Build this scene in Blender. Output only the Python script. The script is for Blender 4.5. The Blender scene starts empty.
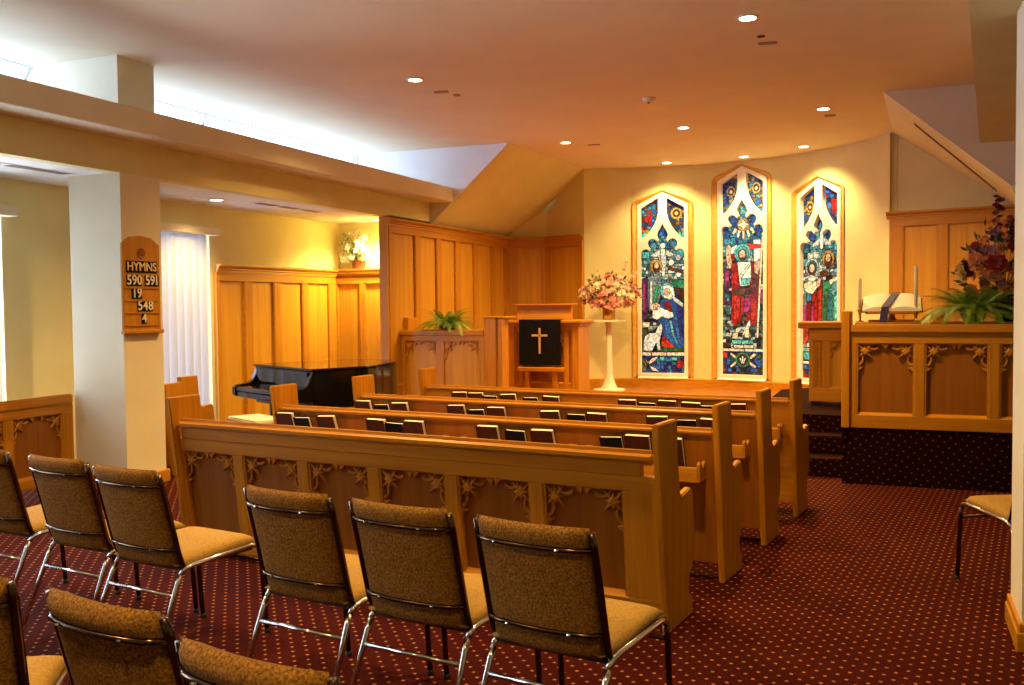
import bpy, bmesh, math, random
from mathutils import Vector, Matrix
random.seed(7)
D = bpy.data
S = bpy.context.scene
COL = S.collection
PI = math.pi
R = math.radians
V = Vector

# ------------------------------------------------------------------ camera, world, exposure
YAW, PITCH, ROLL = .3831, .04, -.0101
fw = V((-math.sin(YAW) * math.cos(PITCH), math.cos(YAW) * math.cos(PITCH), -math.sin(PITCH)))
rt = V((math.cos(YAW), math.sin(YAW), 0))
up = rt.cross(fw)
rt, up = rt * math.cos(ROLL) + up * math.sin(ROLL), up * math.cos(ROLL) - rt * math.sin(ROLL)
cd = D.cameras.new('camera')
cam = D.objects.new('camera', cd)
COL.objects.link(cam)
cam.matrix_world = Matrix(((rt.x, up.x, -fw.x, 0), (rt.y, up.y, -fw.y, 0), (rt.z, up.z, -fw.z, 1.5), (0, 0, 0, 1)))
cd.sensor_width = 36
cd.lens = 954.56 * 36 / 1024
cd.clip_start = .05
S.camera = cam

w = D.worlds.new('world')
S.world = w
w.use_nodes = True
w.node_tree.nodes['Background'].inputs[0].default_value = (.62, .78, 1, 1)
w.node_tree.nodes['Background'].inputs[1].default_value = .6
S.view_settings.view_transform = 'Standard'
S.view_settings.look = 'None'
S.view_settings.gamma = 1
S.view_settings.exposure = 0.72

# light levels
P_DOWN = 300       # nave ceiling downlights (W)
P_CHANCEL = 300    # downlights over the chancel steps
P_WASH = 110        # wall washers in front of the apse wall
P_AISLE = 190
E_CLERE = 5.5      # clerestory daylight
E_OPEN = 8.0       # aisle windows with their blinds turned open
E_BLIND = 3.4      # windows of the side aisle
WARM = (1, .63, .205)
WARM2 = (1, .76, .33)
DAY = (.58, .73, 1)

# ------------------------------------------------------------------ helpers
def tag(o, label=None, cat=None, group=None, kind=None):
    if label: o['label'] = label
    if cat: o['category'] = cat
    if group: o['group'] = group
    if kind: o['kind'] = kind
    return o

def empty(name, loc=(0, 0, 0), rz=0, parent=None):
    o = D.objects.new(name, None)
    COL.objects.link(o)
    o.location = loc
    o.rotation_euler = (0, 0, rz)
    o.empty_display_size = .1
    if parent: o.parent = parent
    return o

def thing(name, label, cat, loc=(0, 0, 0), rz=0, group=None):
    return tag(empty(name, loc, rz), label, cat, group)

def copy_tree(o, parent=None):
    c = o.copy()
    COL.objects.link(c)
    if parent: c.parent = parent
    for ch in o.children: copy_tree(ch, c)
    return c

class MB:
    def __init__(s): s.bm = bmesh.new()
    def box(s, x0, x1, y0, y1, z0, z1, bev=0, seg=1, mat=0, shear=None):
        b = bmesh.new()
        vs = [b.verts.new((x, y, z)) for x in (x0, x1) for y in (y0, y1) for z in (z0, z1)]
        for f in ((0, 1, 3, 2), (4, 6, 7, 5), (0, 4, 5, 1), (2, 3, 7, 6), (0, 2, 6, 4), (1, 5, 7, 3)):
            b.faces.new([vs[i] for i in f])
        if bev: bmesh.ops.bevel(b, geom=b.edges[:], offset=bev, segments=seg, affect='EDGES', clamp_overlap=True)
        if shear:
            for v in b.verts: v.co = shear(v.co)
        s.add(b, mat)
        return s
    def add(s, b, mat=0):
        bmesh.ops.recalc_face_normals(b, faces=b.faces[:])
        for f in b.faces: f.material_index = mat
        m = D.meshes.new('tmp')
        b.to_mesh(m)
        b.free()
        s.bm.from_mesh(m)
        D.meshes.remove(m)
    def prism(s, pts, ext, bev=0, mat=0, seg=1):
        b = bmesh.new()
        vs = [b.verts.new(p) for p in pts]
        f = b.faces.new(vs)
        r = bmesh.ops.extrude_face_region(b, geom=[f])
        bmesh.ops.translate(b, vec=ext, verts=[g for g in r['geom'] if isinstance(g, bmesh.types.BMVert)])
        if bev: bmesh.ops.bevel(b, geom=b.edges[:], offset=bev, segments=seg, affect='EDGES', clamp_overlap=True)
        s.add(b, mat)
        return s
    def tube(s, pts, r, n=8, mat=0, cap=True):
        pts = [V(p) for p in pts]
        rs = r if isinstance(r, (list, tuple)) else [r] * len(pts)
        b = bmesh.new()
        rings = []
        prev = None
        for i, p in enumerate(pts):
            d = (pts[min(i + 1, len(pts) - 1)] - pts[max(i - 1, 0)]).normalized()
            a = prev if prev is not None else (V((0, 0, 1)) if abs(d.z) < .9 else V((1, 0, 0)))
            a = (a - d * a.dot(d)).normalized()
            prev = a
            c = d.cross(a)
            rings.append([b.verts.new(p + (a * math.cos(2 * PI * k / n) + c * math.sin(2 * PI * k / n)) * rs[i]) for k in range(n)])
        for q, t in zip(rings, rings[1:]):
            for k in range(n): b.faces.new((q[k], q[(k + 1) % n], t[(k + 1) % n], t[k]))
        if cap:
            b.faces.new(rings[0][::-1])
            b.faces.new(rings[-1])
        s.add(b, mat)
        return s
    def lathe(s, prof, c=(0, 0, 0), n=24, mat=0, cap=True):
        b = bmesh.new()
        rings = []
        for (r, z) in prof:
            rings.append([b.verts.new((c[0] + max(r, .0005) * math.cos(2 * PI * k / n), c[1] + max(r, .0005) * math.sin(2 * PI * k / n), c[2] + z)) for k in range(n)])
        for q, t in zip(rings, rings[1:]):
            for k in range(n): b.faces.new((q[k], q[(k + 1) % n], t[(k + 1) % n], t[k]))
        if cap:
            b.faces.new(rings[0][::-1])
            b.faces.new(rings[-1])
        s.add(b, mat)
        return s
    def pad(s, f, nx=14, nz=14, T=.04, p=8, mat=0):
        """closed cushion: f(u, v) -> (centre point, normal, thickness scale) with u, v in -1..1"""
        b = bmesh.new()
        def c(i, n): return math.sin((i / n - .5) * PI) * .35 + (2 * i / n - 1) * .65
        F, B = {}, {}
        for i in range(nx + 1):
            for j in range(nz + 1):
                u, v = c(i, nx), c(j, nz)
                q, nr, ts = f(u, v)
                e = max(0, (1 - abs(u) ** p)) ** .5 * max(0, (1 - abs(v) ** p)) ** .5
                edge = i in (0, nx) or j in (0, nz)
                F[i, j] = b.verts.new(q + nr * (T / 2 * e * ts))
                B[i, j] = F[i, j] if edge else b.verts.new(q - nr * (T / 2 * e * ts))
        for i in range(nx):
            for j in range(nz):
                b.faces.new((F[i, j], F[i + 1, j], F[i + 1, j + 1], F[i, j + 1]))
                q = (B[i, j], B[i, j + 1], B[i + 1, j + 1], B[i + 1, j])
                try: b.faces.new(q)
                except ValueError: pass
        s.add(b, mat)
        return s
    def build(s, name, mats, parent=None, smooth=False, loc=None, angle=None):
        me = D.meshes.new(name)
        s.bm.to_mesh(me)
        s.bm.free()
        for m in (mats if isinstance(mats, (list, tuple)) else [mats]): me.materials.append(m)
        if smooth or angle:
            me.polygons.foreach_set('use_smooth', [True] * len(me.polygons))
            if angle: me.set_sharp_from_angle(angle=R(angle))
        o = D.objects.new(name, me)
        COL.objects.link(o)
        if parent: o.parent = parent
        if loc: o.location = loc
        return o

def mesh_obj(name, me, parent=None, loc=None, rot=None, scale=None):
    o = D.objects.new(name, me)
    COL.objects.link(o)
    if parent: o.parent = parent
    if loc is not None: o.location = loc
    if rot is not None: o.rotation_euler = rot
    if scale is not None: o.scale = (scale,) * 3 if not hasattr(scale, '__len__') else scale
    return o

def curve_mesh(splines, depth, bevel=0):
    """filled flat shape (XY) with holes, thickened by depth; returns a mesh"""
    cu = D.curves.new('tmp', 'CURVE')
    cu.dimensions = '2D'
    cu.fill_mode = 'BOTH'
    cu.extrude = depth / 2
    cu.bevel_depth = bevel
    for pts in splines:
        sp = cu.splines.new('POLY')
        sp.points.add(len(pts) - 1)
        for q, p in zip(sp.points, pts): q.co = (p[0], p[1], 0, 1)
        sp.use_cyclic_u = True
    o = D.objects.new('tmp', cu)
    COL.objects.link(o)
    bpy.context.view_layer.update()
    me = D.meshes.new_from_object(o.evaluated_get(bpy.context.evaluated_depsgraph_get()))
    D.objects.remove(o)
    D.curves.remove(cu)
    return me

def text_mesh(txt, size, depth=.002):
    cu = D.curves.new('tmp', 'FONT')
    cu.body = txt
    cu.size = size
    cu.extrude = depth
    cu.offset = size * .012
    cu.align_x = 'CENTER'
    cu.align_y = 'CENTER'
    o = D.objects.new('tmp', cu)
    COL.objects.link(o)
    bpy.context.view_layer.update()
    me = D.meshes.new_from_object(o.evaluated_get(bpy.context.evaluated_depsgraph_get()))
    D.objects.remove(o)
    D.curves.remove(cu)
    return me

def add_mesh(mb, me, mat=0, M=None):
    b = bmesh.new()
    b.from_mesh(me)
    if M: bmesh.ops.transform(b, matrix=M, verts=b.verts[:])
    for f in b.faces: f.material_index = mat
    m = D.meshes.new('tmp')
    b.to_mesh(m)
    b.free()
    mb.bm.from_mesh(m)
    D.meshes.remove(m)
    D.meshes.remove(me)

# ------------------------------------------------------------------ materials
def mat(name, col, rough=.6, metal=0, spec=.5, emit=None, es=0):
    m = D.materials.new(name)
    m.use_nodes = True
    b = m.node_tree.nodes['Principled BSDF']
    b.inputs['Base Color'].default_value = (*col, 1)
    b.inputs['Roughness'].default_value = rough
    b.inputs['Metallic'].default_value = metal
    b.inputs['Specular IOR Level'].default_value = spec * .7
    if emit:
        b.inputs['Emission Color'].default_value = (*emit, 1)
        b.inputs['Emission Strength'].default_value = es
    return m

def noise_mat(name, c0, c1, scale=(8, 8, 8), rough=.6, detail=4, lo=.35, hi=.65, bump=0, bscale=None, spec=.5, distort=0, fac=None):
    m = mat(name, c0, rough, spec=spec)
    nt = m.node_tree
    N, L = nt.nodes, nt.links
    b = N['Principled BSDF']
    tc = N.new('ShaderNodeTexCoord')
    mp = N.new('ShaderNodeMapping')
    mp.inputs['Scale'].default_value = scale
    L.new(tc.outputs['Object'], mp.inputs['Vector'])
    n = N.new('ShaderNodeTexNoise')
    n.inputs['Scale'].default_value = 1
    n.inputs['Detail'].default_value = detail
    n.inputs['Distortion'].default_value = distort
    L.new(mp.outputs[0], n.inputs['Vector'])
    r = N.new('ShaderNodeValToRGB')
    r.color_ramp.elements[0].position = lo
    r.color_ramp.elements[0].color = (*c0, 1)
    r.color_ramp.elements[1].position = hi
    r.color_ramp.elements[1].color = (*c1, 1)
    L.new(n.outputs['Fac'], r.inputs[0])
    L.new(r.outputs[0], b.inputs['Base Color'])
    if bump:
        bp = N.new('ShaderNodeBump')
        bp.inputs['Strength'].default_value = bump
        bp.inputs['Distance'].default_value = .004
        n2 = N.new('ShaderNodeTexNoise')
        n2.inputs['Scale'].default_value = bscale or 60
        L.new(tc.outputs['Object'], n2.inputs['Vector'])
        L.new(n2.outputs['Fac'], bp.inputs['Height'])
        L.new(bp.outputs[0], b.inputs['Normal'])
    return m

OAK0, OAK1 = (.42, .160, .008), (.58, .240, .012)
PAN0, PAN1 = (.25, .078, .005), (.35, .12, .008)
wood_h = noise_mat('oak_along', OAK0, OAK1, (1.2, 26, 26), .33, lo=.3, hi=.7, distort=.6)
wood_y = noise_mat('oak_deep', OAK0, OAK1, (26, 1.2, 26), .33, lo=.3, hi=.7, distort=.6)
wood_v = noise_mat('oak_upright', OAK0, OAK1, (26, 26, 1.2), .33, lo=.3, hi=.7, distort=.6)
panel_v = noise_mat('oak_panel', PAN0, PAN1, (22, 22, .9), .38, lo=.3, hi=.7, distort=.8)
G0, G1 = (.50, .225, .016), (.62, .31, .028)
gold_v = noise_mat('honey_oak_panel', G0, G1, (18, 18, .9), .4, lo=.3, hi=.7, distort=.8)
gold_h = noise_mat('honey_oak_rail', (.42, .165, .011), (.54, .235, .018), (1.2, 26, 26), .36, lo=.3, hi=.7)
gold_s = noise_mat('honey_oak_stile', (.42, .165, .011), (.54, .235, .018), (26, 26, 1.2), .36, lo=.3, hi=.7)
wall_m = noise_mat('cream_paint', (.70, .615, .30), (.74, .655, .33), (3, 3, 3), .85, spec=.2)
pier_m = noise_mat('pale_paint', (.74, .66, .47), (.78, .70, .50), (3, 3, 3), .85, spec=.2)
ceil_m = noise_mat('ceiling_paint', (.78, .665, .465), (.82, .705, .495), (2, 2, 2), .9, spec=.15)
white_m = noise_mat('white_paint', (.78, .76, .72), (.82, .80, .76), (3, 3, 3), .8, spec=.2)
stone_m = noise_mat('white_stone', (.80, .74, .62), (.86, .80, .68), (9, 9, 9), .75, spec=.2)
casing_m = noise_mat('ochre_casing', (.56, .29, .045), (.64, .35, .06), (14, 14, 1), .5)
chrome = mat('chrome', (.72, .70, .68), .12, 1)
dark_bar = mat('dark_chrome', (.12, .075, .05), .18, 1)
rubber = mat('black_rubber', (.012, .01, .009), .6)
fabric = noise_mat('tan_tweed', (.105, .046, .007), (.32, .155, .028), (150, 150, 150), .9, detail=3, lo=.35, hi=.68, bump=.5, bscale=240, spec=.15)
lit_seat_fab = noise_mat('lit_tweed_seat', (.30, .165, .038), (.46, .28, .075), (130, 130, 130), .9, detail=3, lo=.3, hi=.7, bump=.3, bscale=240, spec=.15)  # chair tweed lightened: light falling on the seats put into the colour
black_gloss = mat('black_lacquer', (.006, .005, .005), .08, spec=.6)
black_cloth = noise_mat('black_cloth', (.006, .006, .010), (.012, .012, .018), (40, 40, 40), .95, spec=.1)
gold_cloth = mat('gold_thread', (.62, .40, .14), .5)
brown_cover = noise_mat('brown_book_cloth', (.060, .014, .007), (.095, .026, .011), (60, 60, 60), .75, spec=.2)
black_cover = noise_mat('black_book_cloth', (.006, .005, .006), (.011, .010, .010), (60, 60, 60), .7, spec=.2)
paper = noise_mat('book_pages', (.70, .58, .40), (.82, .70, .52), (4, 90, 4), .8)
paper_w = mat('white_pages', (.85, .80, .68), .8)
ivory = mat('ivory_keys', (.82, .78, .70), .3)
wax = mat('candle_wax', (.86, .78, .60), .5)
brass = mat('brass', (.55, .33, .10), .28, 1)
purple = mat('purple_ribbon', (.045, .035, .16), .7)
ink = mat('white_numerals', (.86, .80, .66), .6)
dark_hole = mat('dark_slot', (.02, .014, .01), .9)
grille_m = mat('bronze_grille', (.20, .13, .075), .6)
plate_m = mat('tan_plate', (.36, .25, .15), .6)
pot_m = mat('terracotta_pot', (.19, .065, .028), .6)
plinth_m = noise_mat('white_plaster_stand', (.70, .62, .50), (.78, .70, .58), (6, 6, 6), .6)
leaf_m = noise_mat('fern_green', (.08, .19, .015), (.25, .40, .05), (20, 20, 20), .55)
leaf_d = noise_mat('dark_foliage', (.02, .05, .012), (.06, .11, .025), (20, 20, 20), .6)
lamp_m = mat('lamp_glow', (1, .9, .7), .5, emit=(1, .88, .62), es=14)
trim_m = mat('lamp_trim', (.75, .66, .52), .5)
pinks = [mat('pink_petal', (.72, .36, .30), .7), mat('pale_petal', (.80, .58, .46), .7), mat('rose_petal', (.62, .24, .22), .7), mat('cream_petal', (.82, .72, .52), .7)]
darks = [mat('crimson_petal', (.26, .015, .02), .7), mat('peach_petal', (.60, .22, .08), .7), mat('mauve_petal', (.28, .10, .13), .7), mat('straw_petal', (.50, .34, .12), .7)]
whites = [mat('white_petal', (.85, .84, .78), .7), mat('lilac_petal', (.35, .35, .60), .7), mat('yellow_petal', (.75, .58, .15), .7)]

def slat_material():
    m = mat('vinyl_slat', (.62, .65, .70), .6)
    b = m.node_tree.nodes['Principled BSDF']
    b.inputs['Transmission Weight'].default_value = 0
    nt = m.node_tree
    tr = nt.nodes.new('ShaderNodeBsdfTranslucent')
    tr.inputs[0].default_value = (.80, .84, .90, 1)
    mx = nt.nodes.new('ShaderNodeMixShader')
    mx.inputs[0].default_value = .28
    nt.links.new(b.outputs[0], mx.inputs[1])
    nt.links.new(tr.outputs[0], mx.inputs[2])
    nt.links.new(mx.outputs[0], nt.nodes['Material Output'].inputs[0])
    return m
slat_m = slat_material()

def emit_mat(name, col, s):
    m = D.materials.new(name)
    m.use_nodes = True
    nt = m.node_tree
    nt.nodes.remove(nt.nodes['Principled BSDF'])
    e = nt.nodes.new('ShaderNodeEmission')
    e.inputs[0].default_value = (*col, 1)
    e.inputs[1].default_value = s
    nt.links.new(e.outputs[0], nt.nodes['Material Output'].inputs[0])
    return m
day_clere = emit_mat('clerestory_daylight', (.46, .62, 1), E_CLERE * 1.1)
day_win = emit_mat('window_daylight', DAY, E_BLIND)
day_open = emit_mat('open_window_daylight', (.74, .86, 1), E_OPEN)

def carpet_material(k=1.0, name='maroon_carpet'):
    m = mat(name, (.10, .012, .008), .95, spec=.1)
    nt = m.node_tree
    N, L = nt.nodes, nt.links
    b = N['Principled BSDF']
    geo = N.new('ShaderNodeNewGeometry')
    sep0 = N.new('ShaderNodeSeparateXYZ')
    L.new(geo.outputs['Position'], sep0.inputs[0])
    # on risers the height runs on as depth, so the pattern carries over the edge
    add = N.new('ShaderNodeMath'); add.operation = 'ADD'
    L.new(sep0.outputs['Y'], add.inputs[0]); L.new(sep0.outputs['Z'], add.inputs[1])
    com0 = N.new('ShaderNodeCombineXYZ')
    L.new(sep0.outputs['X'], com0.inputs['X']); L.new(add.outputs[0], com0.inputs['Y'])
    mp = N.new('ShaderNodeMapping')
    mp.inputs['Rotation'].default_value = (0, 0, R(-38))
    mp.inputs['Scale'].default_value = (1 / .058,) * 3
    L.new(com0.outputs[0], mp.inputs['Vector'])
    fr = N.new('ShaderNodeVectorMath'); fr.operation = 'FRACTION'
    L.new(mp.outputs[0], fr.inputs[0])
    su = N.new('ShaderNodeVectorMath'); su.operation = 'SUBTRACT'
    su.inputs[1].default_value = (.5, .5, .5)
    L.new(fr.outputs[0], su.inputs[0])
    ab = N.new('ShaderNodeVectorMath'); ab.operation = 'ABSOLUTE'
    L.new(su.outputs[0], ab.inputs[0])
    sp = N.new('ShaderNodeSeparateXYZ')
    L.new(ab.outputs[0], sp.inputs[0])
    # little four-armed cross: |x| + |y| + k|x||y| small
    s1 = N.new('ShaderNodeMath'); s1.operation = 'ADD'
    L.new(sp.outputs['X'], s1.inputs[0]); L.new(sp.outputs['Y'], s1.inputs[1])
    mu = N.new('ShaderNodeMath'); mu.operation = 'MULTIPLY'
    L.new(sp.outputs['X'], mu.inputs[0]); L.new(sp.outputs['Y'], mu.inputs[1])
    m2 = N.new('ShaderNodeMath'); m2.operation = 'MULTIPLY_ADD'
    m2.inputs[1].default_value = 2.2
    L.new(mu.outputs[0], m2.inputs[0]); L.new(s1.outputs[0], m2.inputs[2])
    rp = N.new('ShaderNodeMapRange')
    rp.inputs['From Min'].default_value = .205
    rp.inputs['From Max'].default_value = .125
    L.new(m2.outputs[0], rp.inputs['Value'])
    fl = N.new('ShaderNodeVectorMath'); fl.operation = 'FLOOR'
    L.new(mp.outputs[0], fl.inputs[0])
    wn = N.new('ShaderNodeTexWhiteNoise')
    L.new(fl.outputs[0], wn.inputs['Vector'])
    dr = N.new('ShaderNodeValToRGB')
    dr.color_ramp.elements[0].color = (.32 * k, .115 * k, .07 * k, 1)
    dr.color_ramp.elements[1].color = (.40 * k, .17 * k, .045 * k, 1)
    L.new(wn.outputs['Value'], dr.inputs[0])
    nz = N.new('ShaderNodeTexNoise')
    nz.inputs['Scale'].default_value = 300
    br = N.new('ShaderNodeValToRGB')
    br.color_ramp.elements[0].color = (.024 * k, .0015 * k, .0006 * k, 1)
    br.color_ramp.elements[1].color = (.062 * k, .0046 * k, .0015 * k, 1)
    L.new(geo.outputs['Position'], nz.inputs['Vector'])
    L.new(nz.outputs['Fac'], br.inputs[0])
    mx = N.new('ShaderNodeMix'); mx.data_type = 'RGBA'
    L.new(rp.outputs[0], mx.inputs['Factor'])
    L.new(br.outputs[0], mx.inputs['A'])
    L.new(dr.outputs[0], mx.inputs['B'])
    L.new(mx.outputs['Result'], b.inputs['Base Color'])
    return m
carpet = carpet_material()
carpet_shaded = carpet_material(.30, 'shaded_riser_carpet')  # same carpet darkened: shade on platform and steps put into the colour

def glass_material():
    m = D.materials.new('stained_glass')
    m.use_nodes = True
    nt = m.node_tree
    N, L = nt.nodes, nt.links
    b = N['Principled BSDF']
    at = N.new('ShaderNodeAttribute')
    at.attribute_name = 'Col'
    tc = N.new('ShaderNodeTexCoord')
    nz = N.new('ShaderNodeTexNoise')
    nz.inputs['Scale'].default_value = 34
    nz.inputs['Detail'].default_value = 4
    L.new(tc.outputs['Object'], nz.inputs['Vector'])
    mr = N.new('ShaderNodeMapRange')
    mr.inputs['From Min'].default_value = .32
    mr.inputs['From Max'].default_value = .62
    mr.inputs['To Min'].default_value = .22
    mr.inputs['To Max'].default_value = 1.0
    L.new(nz.outputs['Fac'], mr.inputs['Value'])
    ml = N.new('ShaderNodeVectorMath'); ml.operation = 'SCALE'
    L.new(at.outputs['Color'], ml.inputs[0]); L.new(mr.outputs[0], ml.inputs['Scale'])
    L.new(ml.outputs[0], b.inputs['Base Color'])
    L.new(ml.outputs[0], b.inputs['Emission Color'])
    b.inputs['Emission Strength'].default_value = .38
    b.inputs['Roughness'].default_value = .25
    return m
glass = glass_material()
lead = mat('lead_came', (.012, .012, .013), .6)

# ------------------------------------------------------------------ room shell
XL, XA = -5.85, -6.95           # nave side wall line, outer wall of the side aisle
HC, HA = 3.6, 2.6               # ceilings of nave and aisle
APC, APR = V((-2.977, 11.503, 0)), 3.198
def apse(th, r=APR, z=0):
    return V((APC.x + r * math.sin(R(th)), APC.y + r * math.cos(R(th)), z))
TH0, TH1 = -29.0, 64.6
WTH = (-7.2, 15.0, 38.0)
HALF = math.degrees(math.asin(.475 / APR))
SILL = .33
CF = .20                        # chancel floor level
PF = .465                       # pulpit platform level

floor = MB().box(-7.2, 3.2, -3.2, 15.2, -.06, 0).build('floor', carpet)
tag(floor, kind='structure')
arc = [apse(TH1 + (TH0 - TH1) * i / 40, APR + .02) for i in range(41)]
cpts = [(XA, -3.1), (3.1, -3.1), (3.1, 10.41), (-.14, 10.41), (-.06, 12.95)] + [(p.x, p.y) for p in arc] + [(-4.56, 14.3), (-4.70, 11.6), (XA, 11.6)]
ceiling = MB().prism([(x, y, HC) for x, y in cpts], (0, 0, .08)).build('ceiling', ceil_m)
tag(ceiling, kind='structure')

# nave side wall: header over the openings, ledge fascia, pier with hymn board, clerestory
wl = MB()
wl.box(XL - .12, XL, -3.1, 11.6, HA, 2.875)
wl.build('wall_left', wall_m)['kind'] = 'structure'
MB().box(XL - .16, -5.50, -3.1, 11.598, 2.87, 3.06, .006).build('trim_1', pier_m)['kind'] = 'structure'
p = MB().box(-6.4, XL, 6.04, 6.49, 0, HA).build('pillar', pier_m)
tag(p, kind='structure', label='pale square pillar carrying the wooden hymn board')
MB().box(-6.425, XL + .025, 6.015, 6.515, 0, .11, .006).build('baseboard_left', wood_h, p)
p = MB().box(XA + .002, -6.0, 6.20, 6.62, 3.06, HC).build('pier', pier_m)
tag(p, kind='structure', label='short square pier standing on the ledge under the ceiling')
MB().box(XA, XL - .1, -3.1, 11.6, 2.98, 3.05).build('trim_2', white_m)['kind'] = 'structure'
MB().box(XA, XL - .12, -3.1, 11.05, HA, 2.7).build('ceiling', white_m)['kind'] = 'structure'
# outer wall with clerestory strip windows
cw = MB()
for y0, y1, z0, z1 in ((-3.1, 11.6, 2.9, 3.2), (6.2, 6.62, 3.2, HC), (-3.1, -.5, 3.2, HC)):
    cw.box(XA - .1, XA, y0, y1, z0, z1)
cw.build('wall_clerestory', white_m)['kind'] = 'structure'
for i, (y0, y1, bars) in enumerate(((-.5, 6.2, (1.6, 3.9, 6.06)), (6.62, 11.6, (8.32, 11.40)))):
    wn = empty('window_%d' % (6 + i), (XA - .03, 0, 0))
    wn['kind'] = 'structure'
    MB().box(-.02, 0, y0, y1, 3.2, HC - .01).build('pane', day_clere, wn)
    f = MB()
    for b in bars: f.prism([(.01, b, 3.36), (.01, b + .035, 3.36), (.01, b + .135, 3.585), (.01, b + .10, 3.585)], (.03, 0, 0))
    f.build('window_frame', mat('pale_frame', (.66, .76, .82), .5), wn)

# cheeks and sloped ceilings each side of the chancel
MB().prism([(-4.70, 11.6, HC), (XA, 11.6, HC), (XA, 11.6, 2.6), (XL, 11.6, 2.58)], (0, .06, 0)).build('wall_cheek_left', white_m)['kind'] = 'structure'
MB().prism([(-4.70, 11.63, HC), (-4.52, 14.4, HC), (XL, 14.6, 2.58), (XL, 11.63, 2.58)], (-.04, 0, .05)).build('ceiling_slope_left', wall_m)['kind'] = 'structure'
MB().prism([(-.14, 10.41, HC), (3.1, 10.41, HC), (3.1, 10.41, 2.6), (1.02, 10.41, 2.6)], (0, .06, 0)).build('wall_cheek_right', ceil_m)['kind'] = 'structure'
sr = MB().prism([(-.14, 10.44, HC), (-.06, 13.0, HC), (1.4, 12.9, 2.52), (1.02, 10.44, 2.6)], (.04, 0, .05)).build('ceiling_slope_right', wall_m)
sr['kind'] = 'structure'
def slope_r(x, y): return HC - (x + .14 - (y - 10.41) * .03) * (1.0 / 1.19)
sl = MB()
a, b = (.16, 11.0), (.98, 11.55)
sl.prism([(a[0], a[1], slope_r(*a) - .012), (b[0], b[1], slope_r(*b) - .012), (b[0] + .02, b[1] + .06, slope_r(b[0] + .02, b[1] + .06) - .012), (a[0] + .02, a[1] + .06, slope_r(a[0] + .02, a[1] + .06) - .012)], (0, 0, .02))
tag(sl.build('slot_diffuser', grille_m), 'thin dark air slot in the sloped ceiling at right', 'air slot')
# bulkhead and pillar of the right side
bh = MB().prism([(.12, 2.6, 2.8), (.28, 4.64, 2.8), (.635, 8.87, 2.8), (3.1, 8.95, 2.8), (3.1, 2.6, 2.8)], (0, 0, .8)).build('bulkhead_right', wall_m)
bh['kind'] = 'structure'
p = MB().box(.502, 1.0, 4.53, 4.95, 0, 2.8).build('pillar', pier_m)
tag(p, kind='structure', label='pale pillar with oak baseboard at the right edge of the photo')
bb = MB().box(.480, 1.02, 4.505, 4.975, 0, .085, .004).box(.487, 1.013, 4.512, 4.968, .085, .125, .006)
bb.build('baseboard_right', wood_h, p)
# walls nobody sees from here close the room
MB().box(3.1, 3.2, -3.2, 10.5, 0, HC).build('wall_right', wall_m)['kind'] = 'structure'
MB().box(-7.2, 3.2, -3.2, -3.1, 0, HC).build('wall_back', wall_m)['kind'] = 'structure'
MB().prism([(1.35, 10.47, 0), (3.1, 10.47, 0), (3.1, 10.47, 2.62), (1.35, 10.47, 2.62)], (0, .06, 0)).build('wall_side_right', wall_m)['kind'] = 'structure'
MB().box(1.35, 1.43, 10.47, 12.8, 0, 2.7).build('wall_chancel_right', wall_m)['kind'] = 'structure'

# side aisle: outer wall with blind windows, end wall
aw = MB()
WZ = 2.30
for y0, y1, z0, z1 in ((-3.1, .2, 0, HA), (.2, 2.3, WZ, HA), (2.3, 3.0, 0, HA), (3.0, 5.84, WZ, HA), (5.84, 7.0, 0, HA), (7.0, 8.45, WZ, HA), (8.45, 11.1, 0, HA)):
    aw.box(XA - .1, XA, y0, y1, z0, z1)
aw.build('wall_aisle', wall_m)['kind'] = 'structure'
MB().box(XA, XL - .06, 11.06, 11.16, 0, HA).build('wall_aisle_end', wall_m)['kind'] = 'structure'
def blind_window(n, y0, y1, rail_end, label, ang=-17, pane=None):
    wn = empty('window_%d' % n, (XA - .07, 0, 0))
    wn['kind'] = 'structure'
    MB().box(-.02, 0, y0, y1, .02, WZ).build('pane', pane or day_win, wn)
    f = MB()
    for y in (y0, y1 - .04): f.box(-.02, .02, y, y + .04, .02, WZ)
    f.box(-.02, .02, y0, y1, 0, .05)
    f.build('window_frame', white_m, wn)
    t = thing('vertical_blind', label, 'blind', (XA + .05, (y0 + y1) / 2, 0))
    cy = (y0 + y1) / 2
    MB().box(-.04, .085, y0 - .02 - cy, rail_end - cy, 2.275, 2.36, .006).build('valance', pier_m, t)
    sm = MB()
    pts = []
    for k in range(5):
        q = (k / 4 - .5)
        pts.append((q * .132, .012 * (1 - 4 * q * q)))
    prof = pts + [(x, y - .0025) for x, y in reversed(pts)]
    sm.prism([(y, x, .04) for x, y in prof], (0, 0, 2.24))
    s0 = sm.build('slat', slat_m, t, angle=40)
    me = s0.data
    ys = []
    y = y0 + .06
    while y < y1 - .1:
        ys.append(y)
        y += .118
    for i, y in enumerate(ys):
        o = s0 if i == 0 else mesh_obj('slat', me, t)
        o.location = (.005, y - cy, 0)
        o.rotation_euler = (0, 0, R(ang + random.uniform(-6, 6)))
blind_window(1, 7.0, 8.45, 8.46, 'white vertical blind beside the hymn board pillar')
blind_window(2, 3.0, 5.84, 5.9, 'white vertical blind cut by the left edge of the photo', 78, day_open)
blind_window(3, .2, 2.3, 2.3, 'white vertical blind of the aisle window nearest the camera', 78, day_open)

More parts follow.
